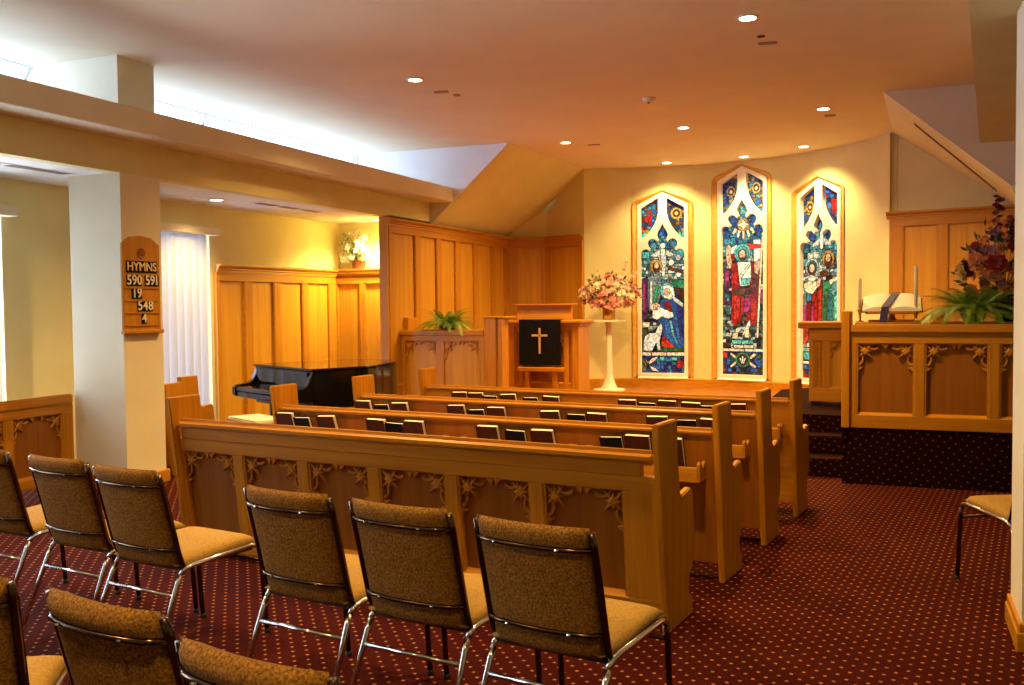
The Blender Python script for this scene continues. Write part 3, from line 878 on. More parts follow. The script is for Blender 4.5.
# centre window: standing red robed figure with banner staff
mapC = lambda px, py: ((px - 743) * .0161, (381 - py) * .01484)
def regC(x, y, r):
    if y < .42: return pick(r, 'navy', 'blue', 'green', 'bblue', 'red', 'dark')
    if y < 1.05: return pick(r, 'dark', 'steel', 'teal', 'dark', 'pale', 'olive')
    if y > 2.55: return pick(r, 'gold', 'navy', 'blue', 'brown', 'sky', 'gold')
    if y > 1.85: return pick(r, 'sky', 'bblue', 'cyan', 'blue', 'teal')
    return pick(r, 'dark', 'pale', 'steel', 'teal', 'purple', 'green', 'white')
figC = [
 ('gold', ell(730.5, 190, 4.2, 6, 10)), ('brown', ell(730.5, 190, 2.6, 3.6, 8)), ('skin', ell(730.5, 190.3, 1.5, 2, 8)), ('gold', ell(755.5, 188, 4.2, 6, 10)), ('brown', ell(755.5, 188, 2.6, 3.6, 8)), ('skin', ell(755.5, 188.3, 1.5, 2, 8)),
 ('bblue', ell(757, 202, 3, 3.5, 8)), ('sky', ell(731, 204, 2.6, 3, 8)), ('turq', [(740, 213), (746, 213), (745.5, 208), (743, 204), (740.5, 208)]), ('bblue', ell(732.5, 219, 3, 3.6, 8)), ('bblue', ell(753.5, 219, 3, 3.6, 8)),
 ('gold', ell(743, 224, 6, 6.5, 14)), ('cream', [(743, 219.5), (745, 222.5), (749, 224), (745, 225.5), (743, 229), (741, 225.5), (737, 224), (741, 222.5)]),
 ('cream', [(742, 230.5), (744, 230.5), (743.6, 238), (742.4, 238)]), ('cream', [(738, 229.5), (740.4, 230.5), (738, 237), (736.5, 236)]), ('cream', [(748, 229.5), (745.6, 230.5), (748, 237), (749.5, 236)]), ('cream', [(734.5, 227), (737, 229), (733.5, 233.5), (732, 232)]), ('cream', [(751.5, 227), (749, 229), (752.5, 233.5), (754, 232)]),
 ('bblue', [(724, 230), (729, 230), (729, 236), (724, 236)]), ('sky', [(724, 238), (730, 238), (730, 243), (724, 243)]), ('bblue', [(756, 229), (761, 229), (761, 236), (756, 236)]),
 ('white', [(753, 240), (759.5, 240), (760, 262), (753.5, 262)]), ('bred', [(748, 243.5), (760, 245), (760, 248), (748, 249)]), ('white', [(729, 248), (737, 244), (735, 252), (731, 254)]), ('red', [(729.5, 254), (734, 253), (734, 260), (730, 262)]),
 ('purple', [(724, 268), (730, 268), (729, 288), (724, 292)]), ('mag', [(724.5, 272), (728.5, 270), (728, 284), (724.5, 287)]), ('mag', [(759, 292), (762, 294), (761, 304), (758.5, 303)]),
 ('turq', ell(742, 252.5, 8, 9, 16)), ('cyan', ell(742, 253, 6.2, 7.2, 14)),
 ('skin', [(725.5, 252), (726, 246), (728.5, 243), (730.5, 246), (730, 252), (731.5, 262), (733, 266), (729, 268), (726.5, 262)]),
 ('red', [(731.5, 264), (737, 261), (739, 276), (740, 290), (743, 300), (741, 322), (734, 327), (731, 320), (732, 292), (731, 276)]), ('bred', [(734, 296), (739, 294), (740, 310), (737, 319), (733.5, 320)]), ('red', [(733, 267), (736.5, 265), (738, 285), (734, 290)]),
 ('red', [(750, 261), (755.5, 264), (758, 276), (758, 302), (757, 322), (751, 327), (746, 322), (747, 302), (750, 286)]), ('brown', [(752, 270), (756, 272), (756.5, 290), (752, 290)]), ('bred', [(750, 304), (756, 300), (755.5, 316), (751, 322)]),
 ('white', [(737.5, 262), (750, 262), (750.5, 276), (749, 285), (740, 286), (738.5, 274)]), ('pale', [(739.5, 275), (748, 264), (749, 266), (741, 278)]), ('cyan', [(741, 279), (749, 278), (748.5, 284), (741, 284.5)]),
 ('brown', [(733, 289), (752, 288), (753, 294), (733, 295)]),
 ('mag', [(744.5, 298), (749, 297), (750.5, 306), (747, 312), (743, 313)]), ('red', [(741, 296), (744, 298), (742, 315), (741, 322)]),
 ('brown', ell(742, 254.5, 3.9, 5.6, 12)), ('skin', ell(742, 254, 3, 4.6, 10)), ('brown', ell(742, 259, 2, 1.8, 8)),
 ('skin', [(754, 263), (760, 259), (762, 262), (759, 268), (757, 275), (754, 272)]),
 ('white', [(747, 324), (749.5, 320), (750, 326), (746, 334), (742, 336)]), ('cream', [(733, 334), (738, 333), (737, 340), (732, 339)]), ('cream', [(745, 331), (748.5, 330), (748.5, 338), (744.5, 338)]), ('pale', [(736, 329), (742, 327), (740, 332), (735, 333)]),
 ('cream', [(761.2, 233), (762.6, 233), (757.6, 338), (756, 338)]),
 ('turq', [(732, 341), (741, 341), (741, 344.6), (732, 344.6)]), ('turq', [(742, 341), (752.5, 341), (752.5, 344.6), (742, 344.6)]), ('cream', [(734, 346), (743, 346), (743, 348.6), (734, 348.6)]), ('cream', [(744, 346), (753, 346), (753, 348.6), (744, 348.6)]),
 ('cream', [(723, 349.8), (744, 349.8), (744, 352.2), (723, 352.2)]), ('cream', [(745, 349.8), (763, 349.8), (763, 352.2), (745, 352.2)]),
 ('cream', [(731, 354), (737, 358.5), (735, 360), (730, 355.5)]), ('cream', [(754, 354), (748.5, 358.5), (750.5, 360), (756, 355.5)]), ('cream', [(731, 369), (737, 364.5), (735, 363), (730, 367.5)]), ('cream', [(754, 369), (748.5, 364.5), (750.5, 363), (756, 367.5)]),
 ('bred', [(723.5, 354), (727, 354), (727, 359), (723.5, 359)]), ('bblue', [(756, 361), (760, 361), (760, 368), (756, 368)]), ('bblue', [(727, 361), (730, 361), (730, 366), (727, 366)]),
 ('emer', ell(742.5, 361, 7.2, 7.4, 16)), ('olive', ell(742.5, 361, 5.6, 5.8, 14)), ('dark', ell(742.5, 361, 4.4, 4.6, 12)),
 ('white', [(742, 357.5), (743, 357.5), (743.2, 364.5), (741.8, 364.5)]), ('white', [(739.4, 359), (740.4, 359), (742, 363.8), (741.4, 364.8)]), ('white', [(745.6, 359), (744.6, 359), (743, 363.8), (743.6, 364.8)]),
]
stained_window(1, 'tall centre stained glass lancet with a red robed standing figure', mapC, regC, figC)
# right window: two haloed figures side by side
mapR = lambda px, py: ((px - 821) * .0177, (383.5 - py) * .01395)
def regR(x, y, r):
    if y < .42: return pick(r, 'red', 'blue', 'navy', 'bred')
    if y < .62: return pick(r, 'turq', 'sky', 'cream', 'teal')
    if y > 2.25: return pick(r, 'gold', 'brown', 'blue', 'gold') if x < 0 else pick(r, 'bblue', 'navy', 'red', 'blue')
    if y > 1.75: return pick(r, 'sky', 'cyan', 'blue', 'teal', 'cyan')
    if y > 1.2: return pick(r, 'pale', 'cyan', 'steel', 'dark', 'white')
    return pick(r, 'red', 'purple', 'dark', 'mag') if x < .02 else pick(r, 'green', 'emer', 'teal', 'dark')
figR = [
 ('gold', ell(809, 204, 4, 6, 10)), ('brown', ell(809, 204, 2.4, 3.4, 8)), ('skin', ell(809, 204.3, 1.4, 1.8, 8)), ('red', [(831, 198), (836, 200), (837, 212), (832, 214)]), ('bblue', ell(829, 205, 2, 3, 8)),
 ('bblue', ell(812, 235, 2.8, 4, 8)), ('bblue', ell(830, 234, 2.8, 4, 8)), ('sky', [(818, 227), (824, 227), (823, 222), (821, 218), (819, 222)]),
 ('white', [(820, 230), (822, 230), (823, 238), (822, 247), (820, 247), (819, 238)]), ('pale', [(819, 236), (813, 241), (811, 245), (818, 243)]), ('pale', [(823, 236), (829, 240), (831, 244), (824, 243)]),
 ('turq', [(803, 245), (808, 245), (808, 250), (803, 250)]), ('turq', [(834, 241), (839, 241), (839, 249), (834, 249)]), ('pale', [(807, 251), (812, 250), (812, 257), (807, 258)]), ('pale', [(813, 250), (818, 250), (818, 256), (813, 257)]),
 ('steel', [(804, 277), (822, 275), (823, 300), (821, 322), (803, 322)]), ('brown', [(806, 292), (814, 282), (822, 279), (824, 300), (822, 322), (806, 322)]), ('red', [(812, 292), (816, 286), (817, 322), (811, 322)]), ('bred', [(818, 290), (821, 286), (821.5, 318), (818, 321)]), ('red', [(806, 302), (810, 300), (810, 322), (806, 322)]),
 ('mag', [(802.5, 304), (805.5, 304), (805.5, 322), (802.5, 322)]), ('mag', [(811, 305), (813, 303), (813, 322), (811, 322)]),
 ('emer', [(823, 281), (838, 276), (839, 300), (838, 322), (822, 322)]), ('teal', [(828, 292), (832, 288), (832, 318), (827, 321)]), ('turq', [(834, 296), (837, 293), (837.5, 316), (834.5, 318)]), ('green', [(824, 290), (827, 288), (826, 320), (823, 321)]),
 ('cyan', [(830, 288), (836, 277), (839, 277), (838, 286), (833, 294)]), ('sky', [(806, 293), (810, 290), (811, 298), (807, 300)]),
 ('cream', [(803, 282), (809, 279), (812, 284), (818, 280), (819, 283), (812, 292), (807, 291), (804, 288)]), ('skin', [(816, 281), (819, 276), (820.5, 277), (819.5, 284), (817, 286)]), ('cream', [(829, 279), (838, 275), (838, 278), (830, 283)]),
 ('pale', ell(811.5, 265, 6.6, 8.6, 14)), ('teal', ell(811.5, 265.4, 5.4, 7.2, 14)), ('brown', ell(811.5, 267, 4.0, 6.6, 12)), ('skin', ell(811.5, 266, 2.6, 4.2, 10)), ('pale', [(807, 274), (811, 273), (818, 276), (812, 280), (808, 278)]),
 ('gold', ell(828, 257, 6.2, 8, 14)), ('brown', ell(828, 259, 3.8, 6.6, 12)), ('skin', ell(828, 256.5, 2.5, 3.8, 10)), ('brown', ell(824, 272, 4, 3, 10)),
 ('bred', [(803, 327), (808, 327), (808, 340), (803, 343)]), ('turq', [(802.5, 352), (812, 352), (812, 359), (802.5, 359)]), ('cream', [(802.5, 361), (812, 361), (812, 363.5), (802.5, 363.5)]), ('bblue', [(802.5, 365), (812, 365), (812, 369), (802.5, 369)]),
]
stained_window(2, 'right stained glass lancet with two haloed figures', mapR, regR, figR)

# ------------------------------------------------------------------ ceiling fittings
def downlight(x, y, z, power, label, group, spot=R(122), aim=None, blend=.9, col=WARM):
    t = thing('downlight', label, 'ceiling light', (x, y, z), 0, group)
    m = MB().lathe([(.060, -.012), (.082, -.008), (.085, 0)], n=28, cap=False)
    m.build('trim_ring', trim_m, t, smooth=True)
    MB().lathe([(.0005, -.010), (.066, -.010), (.066, -.004), (.0005, -.004)], n=24).build('lamp', lamp_m, t)
    l = D.lights.new('lamp_light', 'SPOT')
    l.energy = power
    l.color = col
    l.spot_size = spot
    l.spot_blend = blend
    l.shadow_soft_size = .06
    o = D.objects.new('lamp_light', l)
    COL.objects.link(o)
    o.parent = t
    o.location = (0, 0, -.05)
    if aim is not None:
        d = V(aim) - V((x, y, z - .05))
        o.rotation_euler = d.to_track_quat('-Z', 'Y').to_euler()
G = 'recessed ceiling downlights'
downlight(-1.03, 7.27, HC, P_DOWN, 'round downlight at the top centre of the photo, nearest the camera', G)
downlight(-4.16, 7.98, HC, P_DOWN * 1.25, 'round downlight alone on the left of the ceiling', G, R(138))
downlight(-4.00, 11.86, HC, P_CHANCEL, 'round downlight near the left sloped ceiling', G, R(145))
downlight(-2.38, 11.46, HC, P_CHANCEL, 'round downlight of the middle of the chancel row', G, R(145))
downlight(-.75, 11.0, HC, P_CHANCEL, 'round downlight near the right sloped ceiling', G, R(145))
for x, y, wi, lab in ((-3.20, 14.20, 0, 'small downlight washing the wall above the left stained glass window'), (-2.05, 14.10, 1, 'small downlight washing the wall above the centre stained glass window'), (-1.18, 13.55, 2, 'small downlight washing the wall above the right stained glass window')):
    q = apse(WTH[wi])
    downlight(x, y, HC, P_WASH, lab, G, R(120), (q.x * .55 + x * .45, q.y * .55 + y * .45, 1.2), .8, WARM2)
downlight(-6.42, 7.93, HA, P_AISLE * .42, 'round downlight in the low aisle ceiling above the blind', G, R(125))
downlight(-6.10, 10.66, HA, P_AISLE * 1.0, 'hidden downlight above the white flowers on the panelling', G, R(150), None, .8, WARM2)
for x, y, pl_ in ((-4.1, 4.1, 'left front'), (-1.0, 3.6, 'right front'), (-4.1, .6, 'left rear'), (-1.0, .2, 'right rear'), (-2.6, 5.6, 'middle')):
    downlight(x, y, HC, P_DOWN * .74, 'round downlight out of view above the chairs, %s one' % pl_, G)

sd = thing('smoke_detector', 'small round smoke detector in the middle of the ceiling', 'detector', (-2.37, 9.70, HC))
MB().lathe([(.03, -.045), (.05, -.035), (.065, -.012), (.07, 0)], n=24).build('cover', trim_m, sd, smooth=True)
MB().lathe([(.012, -.055), (.016, -.044)], n=12).build('sensor', dark_hole, sd)
def plate(x, y, rz, label, sx=.07, sy=.03, m=None):
    o = MB().box(-sx, sx, -sy, sy, -.012, 0, .003).build('ceiling_plate', m or plate_m, None, loc=(x, y, HC))
    o.rotation_euler = (0, 0, rz)
    tag(o, label, 'plate', 'small plates on the ceiling')
plate(-4.17, 8.55, R(10), 'small tan plate beside the left ceiling downlight')
plate(-4.09, 8.74, R(10), 'smaller tan plate just beyond the left one', .03, .03)
plate(-.98, 8.05, R(8), 'thin plate beyond the nearest downlight', .075, .025)
plate(-.71, 11.45, R(5), 'square plate beyond the right chancel downlight', .06, .045)
plate(-3.72, 12.2, R(5), 'thin plate right of the left chancel downlight', .08, .02)
o = MB().lathe([(.03, -.004), (.035, 0)], n=16).build('ceiling_sensor', dark_hole, None, loc=(-1.007, 7.84, HC))
tag(o, 'tiny dark round sensor beside the nearest ceiling downlight', 'sensor')
def vent(y0, y1, n, label):
    t = thing('air_vent', label, 'air vent', (-6.27, (y0 + y1) / 2, HA), 0, 'slot vents in the aisle ceiling')
    c = (y1 + y0) / 2
    MB().box(-.055, .055, y0 - c, y1 - c, -.004, 0).build('frame', white_m, t)
    st = (y1 - y0) / n
    for k in range(n):
        MB().box(-.045, .045, y0 - c + k * st + .05, y0 - c + (k + 1) * st - .05, -.007, -.003).build('slot', grille_m, t)
vent(8.35, 9.6, 3, 'slotted air vent in the aisle ceiling above the panelling')
vent(4.0, 5.95, 3, 'slotted air vent in the aisle ceiling left of the pillar')

# ------------------------------------------------------------------ pews
A7 = R(-7)
def pw(x, y, z=0):               # pew grid -> world
    c, s = math.cos(A7), math.sin(A7)
    return V((c * x - s * y, s * x + c * y, z))
PXL, PXR, PY0, PPIT = -4.545, -1.454, 3.946, .8765
PC = (PXL + PXR) / 2
HL = (PXR - PXL) / 2
ORD = ['rear', 'second', 'third', 'front']
def lean(co):
    return V((co.x, co.y + (.83 - co.z) * .10, co.z))
def end_profile():
    return [(0, .966), (.245, .966), (.262, .75), (.285, .62), (.31, .600), (.43, .618), (.455, .610), (.468, .58), (.485, .47), (.497, .36), (.494, .30), (.47, .25), (.432, .21),
            (.414, .17), (.414, .115), (.43, .100), (.46, .092), (.462, .0), (.124, 0), (.10, .2)]
def end_panel(root, x0, x1):
    m = MB().prism([(x0, y, z) for y, z in end_profile()], (x1 - x0, 0, 0), .006, 0, 2)
    return m.build('end_panel', wood_v, root)
def make_pew(row):
    y0 = PY0 + PPIT * row
    o = pw(PC, y0)
    labels = ['long oak pew nearest the chairs with carved panels across its back',
              'long oak pew, second from the chairs, with hymnbooks in its rack',
              'long oak pew, third from the chairs, with hymnbooks in its rack',
              'long oak pew farthest from the chairs, nearest the chancel']
    t = thing('pew', labels[row], 'pew', o, A7, 'oak pews')
    end_panel(t, -HL - .0, -HL + .034)
    end_panel(t, HL - .034, HL)
    xl, xr = -HL + .034, HL - .034
    yb = .055
    if row == 0:
        MB().box(xl, xr, yb - .016, yb + .05, .770, .840, .026, 3, shear=lean).build('top_rail', wood_h, t, angle=40)
        MB().box(xl + .02, xr - .075, yb + .005, yb + .045, .715, .785, .006, shear=lean).build('frieze', wood_h, t)
        pit, wd = .4857, .416
        x = -4.50 - PC
        pans = [(x + pit * k, x + pit * k + wd) for k in range(6)]
        h = empty('carved_back', (0, yb + .02 + .83 * .10, 0), 0, t)
        h.rotation_euler = (math.atan(.10), 0, 0)
        panelled(h, xl, xr, .05, .722, pans, .14, .648, t=.045, rec=.034, y=-.01, trac=1.0)
    else:
        MB().box(xl, xr, yb - .012, yb + .048, .785, .836, .020, 3, shear=lean).build('top_rail', wood_h, t, angle=40)
        MB().box(xl, xr, yb + .004, yb + .03, .10, .79, .003, shear=lean).build('back', panel_v if row < 3 else wood_h, t)
        # book rack on the rear of the back
        rk = MB()
        sh = lambda co: V((co.x, co.y + (.83 - .6) * .10, co.z))
        rk.box(xl + .02, xr - .06, yb - .085, yb + .006, .565, .58, .002, shear=sh)
        rk.box(xl + .02, xr - .06, yb - .095, yb - .08, .555, .635, .003, shear=sh)
        r = rk.build('book_rack', wood_h, t)
        for x in (xl + .02, xr - .075):
            MB().prism([(x, y + .023, z) for y, z in ((yb - .095, .56), (yb - .095, .65), (yb - .085, .665), (yb - .07, .66), (yb - .04, .63), (yb + .0, .66), (yb + .005, .70), (yb + .005, .56))], (.018, 0, 0), .002).build('bracket', wood_v, r)
    MB().box(xl, xr, yb + (.10 if row == 0 else .078), .43, .395, .43, .008).build('seat', wood_h, t)
    MB().box(xl, xr, .40, .425, .33, .395, .003).build('seat_rail', wood_h, t)
    return t
pews = [make_pew(r) for r in range(4)]

# ------------------------------------------------------------------ hymnbooks in the racks
def make_book(cover, wd, ht, th=.03):
    t = empty('hymnbook')
    # local: x width, z height, y thickness (front cover at -y)
    m = MB().box(-wd / 2, wd / 2, -th / 2, -th / 2 + .003, 0, ht, .001).box(-wd / 2, wd / 2, th / 2 - .003, th / 2, 0, ht, .001)
    m.box(-wd / 2 - .003, -wd / 2, -th / 2, th / 2, 0, ht, .001)
    m.build('cover', cover, t)
    MB().box(-wd / 2 + .001, wd / 2 - .005, -th / 2 + .0035, th / 2 - .0035, .004, ht - .005).build('pages', paper, t)
    return t
BOOK = {'brown': make_book(brown_cover, .140, .215, .036), 'black': make_book(black_cover, .128, .195, .026)}
used = set()
RACKS = {   # px of the left edge, px of the right edge, colour: read off the photograph row by row
 1: [(279, 297, 'brown'), (297, 315, 'black'), (320, 341, 'brown'), (369.5, 389, 'brown'), (388.5, 405, 'black'), (405, 428, 'brown'), (479, 502, 'brown'), (506, 528, 'black'), (534.5, 557, 'brown'), (603.7, 625.5, 'black'), (626.5, 653, 'brown'), (660, 684, 'brown')],
 2: [(357.5, 374, 'brown'), (377, 393, 'black'), (394, 412, 'brown'), (449.5, 469, 'brown'), (471, 488, 'black'), (489, 508.5, 'brown'), (543.5, 564, 'brown'), (569.5, 587, 'black'), (588, 610, 'brown'), (648.7, 672, 'brown'), (678, 699, 'black'), (701, 724, 'brown')],
 3: [(454.6, 470, 'brown'), (470.5, 486, 'brown'), (485, 499.5, 'black'), (502, 520, 'brown'), (525, 541, 'black'), (543.5, 562, 'brown'), (619.6, 640, 'brown'), (641, 656.5, 'black'), (658, 678, 'brown'), (682, 703, 'brown'), (705, 717, 'black'), (729, 748.5, 'brown')]}
def ray_x(px, py, yp):           # x on the pew grid at grid depth yp seen in column px (placing the books)
    d = fw * 954.56 + rt * (px - 512) - up * (py - 342.5)
    c, s = math.cos(-A7), math.sin(-A7)
    return (c * d.x - s * d.y) / (s * d.x + c * d.y) * yp
for row, lst in RACKS.items():
    y0 = PY0 + PPIT * row
    yb = .055 + .025 - .022
    for k, (a, b, col) in enumerate(lst):
        x = (ray_x(a, 415, y0 + .03) + ray_x(b, 415, y0 + .03)) / 2
        trip, pos = k // 3, k % 3
        q = pw(x, y0 + yb)
        src = BOOK[col]
        if col not in used: o = src; used.add(col)
        else: o = copy_tree(src)
        o.location = (q.x, q.y, .585)
        o.rotation_euler = (R(17 + random.uniform(-3, 3)), R(random.uniform(-3, 1.5)), A7)
        tag(o, '%s hymnbook, %s of the %s three from left in the %s pew rack' % (col, ('left', 'middle', 'right')[pos], ('first', 'second', 'third', 'fourth')[trip], ('second', 'third', 'farthest')[row - 1]), 'book', 'hymnbooks in the pew racks')
    # wooden pegs for communion cups between the sets of books
    rr = pews[row]
    mid = []
    for j in (2, 5, 8):
        xa = ray_x(lst[j][1], 415, y0 + .03)
        xb = ray_x(lst[j + 1][0], 415, y0 + .03)
        if xb - xa > .25: mid += [xa + (xb - xa) * .32, xa + (xb - xa) * .68]
    for x in mid:
        lx = x - PC
        MB().box(lx - .02, lx + .02, .0, .062, .690, .706, .003).box(lx - .006, lx + .006, .02, .062, .65, .69, .002).build('cup_holder', wood_h, rr)

# two short side pews beyond the pillar
def short_pew(x, y, rz, ln, label):
    t = thing('side_pew', label, 'pew', (x, y, 0), rz, 'short side pews')
    m = MB().prism([(-.03, yy, z) for yy, z in end_profile()], (.05, 0, 0), .005)
    m.build('end_panel', wood_v, t)
    t.scale = (1, 1, .86)
    MB().box(-ln, -.03, .05, .08, .10, .83, .004, shear=lean).build('back', wood_h, t)
    MB().box(-ln, -.03, .08, .43, .395, .43, .005).build('seat', wood_h, t)
    MB().box(-ln, -ln + .04, .0, .42, .0, .42, .004).build('end_support', wood_v, t)
short_pew(-5.97, 6.60, 0, .62, 'short oak side pew right behind the hymn board pillar')
short_pew(-6.42, 7.32, 0, .40, 'shorter side pew by the white blind behind the pillar')

# low panelled screen in the left opening
sc = thing('panelled_screen', 'low oak screen with carved panels left of the pillar', 'screen', (-6.40, 0, 0), R(90))
panelled(sc, 2.6, 6.02, .06, .71, [(2.72, 3.20), (3.27, 3.75), (3.82, 4.30), (4.37, 4.84), (4.90, 5.36), (5.43, 5.91)], .14, .635, t=.045, rec=.034, trac=1.0)
MB().box(2.6, 6.02, -.012, .045, .705, .79, .012, 2).build('top_rail', wood_h, sc, angle=40)

# ------------------------------------------------------------------ stacking chairs
def make_chair():
    t = empty('stacking_chair')
    bx = .205
    def back_c(x, z):            # centre surface of the upholstered back, bowed backwards in the middle
        return V((x, -.205 - (z - .42) * .26 - .030 * (1 - (x / bx) ** 2), z))
    def fb(u, v):
        z = .408 + (v + 1) / 2 * .432
        x = u * .200
        ts = .8 + (1.05 if v > .80 else .25) * max(0, (v - .55) / .45)
        return back_c(x, z), V((0, 1, .26)).normalized(), ts
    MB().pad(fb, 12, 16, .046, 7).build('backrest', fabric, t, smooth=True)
    def fs(u, v):
        x, y = u * .212, v * .222
        return V((x, y, .435 + .012 * v - .012 * (1 - u * u) * 0 - .01 * max(0, (v - .7)) * 3)), V((0, 0, 1)), 1
    MB().pad(fs, 12, 12, .062, 8).build('seat', lit_seat_fab, t, smooth=True)
    MB().box(-.195, .195, -.205, .20, .398, .408).build('seat_pan', rubber, t)
    for s in (-1, 1):
        # back upright, dark against the pad
        m = MB()
        m.tube([(s * bx, -.19, .412), (s * bx, -.2, .425), (s * (bx + .003), -.218, .47), (s * (bx + .003), -.205 - .36 * .26, .78), (s * (bx - .002), -.205 - .40 * .26, .824)], .0115, 8)
        m.build('upright', dark_bar, t, smooth=True)
        # seat rail, running down into front and rear legs
        MB().tube([(s * .207, -.215, .385), (s * .21, -.19, .408), (s * .213, -.15, .415), (s * .213, .17, .425), (s * .213, .21, .418), (s * .213, .228, .395)], .0115, 8).build('seat_rail', chrome, t, smooth=True)
        l = MB().tube([(s * .213, .228, .395), (s * .213, .236, .36), (s * .215, .262, .012)], .0115, 8).build('leg', chrome if s > 9 else dark_bar, t, smooth=True)
        MB().lathe([(.013, 0), (.015, .004), (.014, .022)], (s * .215, .263, 0), 10).build('foot_cap', rubber, l, smooth=True)
        l = MB().tube([(s * .207, -.215, .385), (s * .208, -.232, .35), (s * .222, -.375, .012)], .0115, 8).build('leg', chrome, t, smooth=True)
        MB().lathe([(.013, 0), (.015, .004), (.014, .022)], (s * .222, -.378, 0), 10).build('foot_cap', rubber, l, smooth=True)
    MB().tube([(-.209, -.252, .305), (.209, -.252, .305)], .0095, 8).build('stretcher', chrome, t, smooth=True)
    MB().tube([(-.213, .236, .345), (.213, .236, .345)], .008, 8).build('stretcher', dark_bar, t, smooth=True)
    for z in (.775, .500):
        m = MB()
        m.tube([back_c(bx * (k / 5 - 1), z) + V((0, -.026 if 0 < k < 10 else -.004, -.004)) for k in range(11)], .008, 8)
        c = m.build('crossbar', dark_bar, t, smooth=True)
        mm = MB()
        for x in (-.11, .11):
            p = back_c(x, z) + V((0, -.036, -.004))
            mm.lathe([(.0065, 0), (.005, .004)], (p.x, p.y, p.z), 8)
        mm.build('bolt_heads', chrome, c)['kind'] = 'stuff'
    return t
chair0 = make_chair()
def chair_at(tx, ty, deg, label, first=[True]):
    """tx, ty: where the middle of the top of the back stands"""
    o = chair0 if first[0] else copy_tree(chair0)
    first[0] = False
    a = R(deg)
    f = V((-math.sin(a), math.cos(a)))
    o.location = (tx + f.x * .312, ty + f.y * .312, 0)
    o.rotation_euler = (0, 0, a)
    tag(o, label, 'chair', 'tan stacking chairs')
chair_at(-1.03, 2.70, -10, 'tan upholstered chrome chair at the right end of the middle row')
chair_at(-1.545, 2.80, -9, 'tan upholstered chrome chair, second from the right in the middle row')
chair_at(-2.05, 2.88, -9, 'tan upholstered chrome chair, third from the right in the middle row')
chair_at(-2.985, 3.07, -9, 'tan chrome chair with its seat showing, below the pillar')
chair_at(-3.49, 3.185, -9, 'tan chrome chair, second from the left in the middle row')
chair_at(-4.08, 3.28, -8, 'tan chrome chair cut by the left edge in the middle row')
chair_at(-1.68, 1.65, -9, 'tan chair in the nearest row, only its curved top roll in view')
chair_at(-1.145, 1.485, -9, 'tan chair in the nearest row, lowest and rightmost one')
chair_at(-2.196, 1.585, 34, 'tan chair turned in the nearest row at the bottom left corner')
# chair half hidden by the right pillar
a = R(26)
o = copy_tree(chair0)
fl = V((-.213, .235, 0))
o.rotation_euler = (0, 0, a)
rot = Matrix.Rotation(a, 3, 'Z') @ fl
o.location = (.324 - rot.x, 5.573 - rot.y, 0)
tag(o, 'tan chair half hidden behind the right pillar', 'chair', 'tan stacking chairs')

# ------------------------------------------------------------------ hymn board on the pillar
hb = thing('hymn_board', 'wooden hymn number board on the pillar', 'board', (XL + .0, 6.232, 1.30), R(90))
bw = .212
MB().prism([(-bw, -.022, 0), (bw, -.022, 0), (bw, -.022, .73), (.12, -.022, .785), (0, -.022, .80), (-.12, -.022, .785), (-bw, -.022, .73)], (0, .021, 0), .003).build('backboard', wood_v, hb)
MB().box(-bw - .012, bw + .012, -.05, 0, -.012, .018, .005).build('bottom_shelf', wood_h, hb)
m = MB()
m.lathe([(.044, 0), (.047, .004), (.040, .006), (.036, .003), (.0005, .003)], (0, 0, 0), 24)
for a in range(4):
    c, s_ = math.cos(a * PI / 2 + PI / 4), math.sin(a * PI / 2 + PI / 4)
    m.lathe([(.013, .003), (.010, .008), (.0005, .009)], (c * .018, s_ * .018, 0), 10)
ros = m.build('rosette', panel_v, hb, smooth=True)
ros.location = (0, -.022, .655); ros.rotation_euler = (R(90), 0, 0)
strip_m = MB()
for z in (.062, .165, .268, .372):
    MB().box(-.185, .185, -.034, -.022, z - .012, z, .002).build('ledge_strip', wood_h, hb)
def card(txt, cx, cz, wd, ht, size, m=ink):
    k = MB().box(cx - wd / 2, cx + wd / 2, -.027, -.0225, cz - ht / 2, cz + ht / 2).build('number_card', black_cover, hb)
    me = text_mesh(txt, size)
    me.materials.append(m)
    mesh_obj('lettering', me, k, (cx, -.029, cz), (R(90), 0, 0))
card('HYMNS', 0, .540, .35, .098, .100, mat('gold_letters', (.90, .66, .30), .5))
for txt, cz, xs in (('590', .428, (-.145, -.088, -.031)), ('591', .428, (.062, .117, .165)), ('19', .322, (-.09, -.035)), ('548', .218, (-.03, .03, .09)), ('4', .114, (.015,))):
    for ch, x in zip(txt, xs): card(ch, x, cz, .056, .094, .112)

# ------------------------------------------------------------------ grand piano and bench
pf = V((.45, .893))              # direction the pianist faces
pr = V((.893, -.45))
pn = thing('grand_piano', 'black grand piano before the oak panelling', 'piano', (-5.72, 8.02, 0), math.atan2(pr.y, pr.x))
LZ = .90
W2 = .60
case = [(-W2, 0), (W2, 0), (W2, .42), (.60, .58), (.52, .78), (.40, .94), (.30, 1.10), (.18, 1.26), (-.05, 1.36), (-.32, 1.34), (-.52, 1.22), (-W2, 1.0)]
MB().prism([(x, y, .50) for x, y in case], (0, 0, LZ - .025 - .50), .006).build('case', black_gloss, pn, angle=35)
MB().prism([(x * 1.02, y * 1.01 - .02, LZ - .022) for x, y in case], (0, 0, .022), .004).build('lid', black_gloss, pn, angle=35)
for s in (-1, 1):
    MB().prism([(s * (W2 - .0) - (.07 if s > 0 else 0), y, z) for y, z in ((0.0, .58), (-.24, .58), (-.265, .60), (-.265, .67), (-.24, .70), (-.10, .715), (-.06, .74), (-.03, .80), (0, .86))], (.07, 0, 0), .005).build('cheek', black_gloss, pn)
MB().box(-W2 + .07, W2 - .07, -.25, 0, .58, .635, .004).build('key_bed', black_gloss, pn)
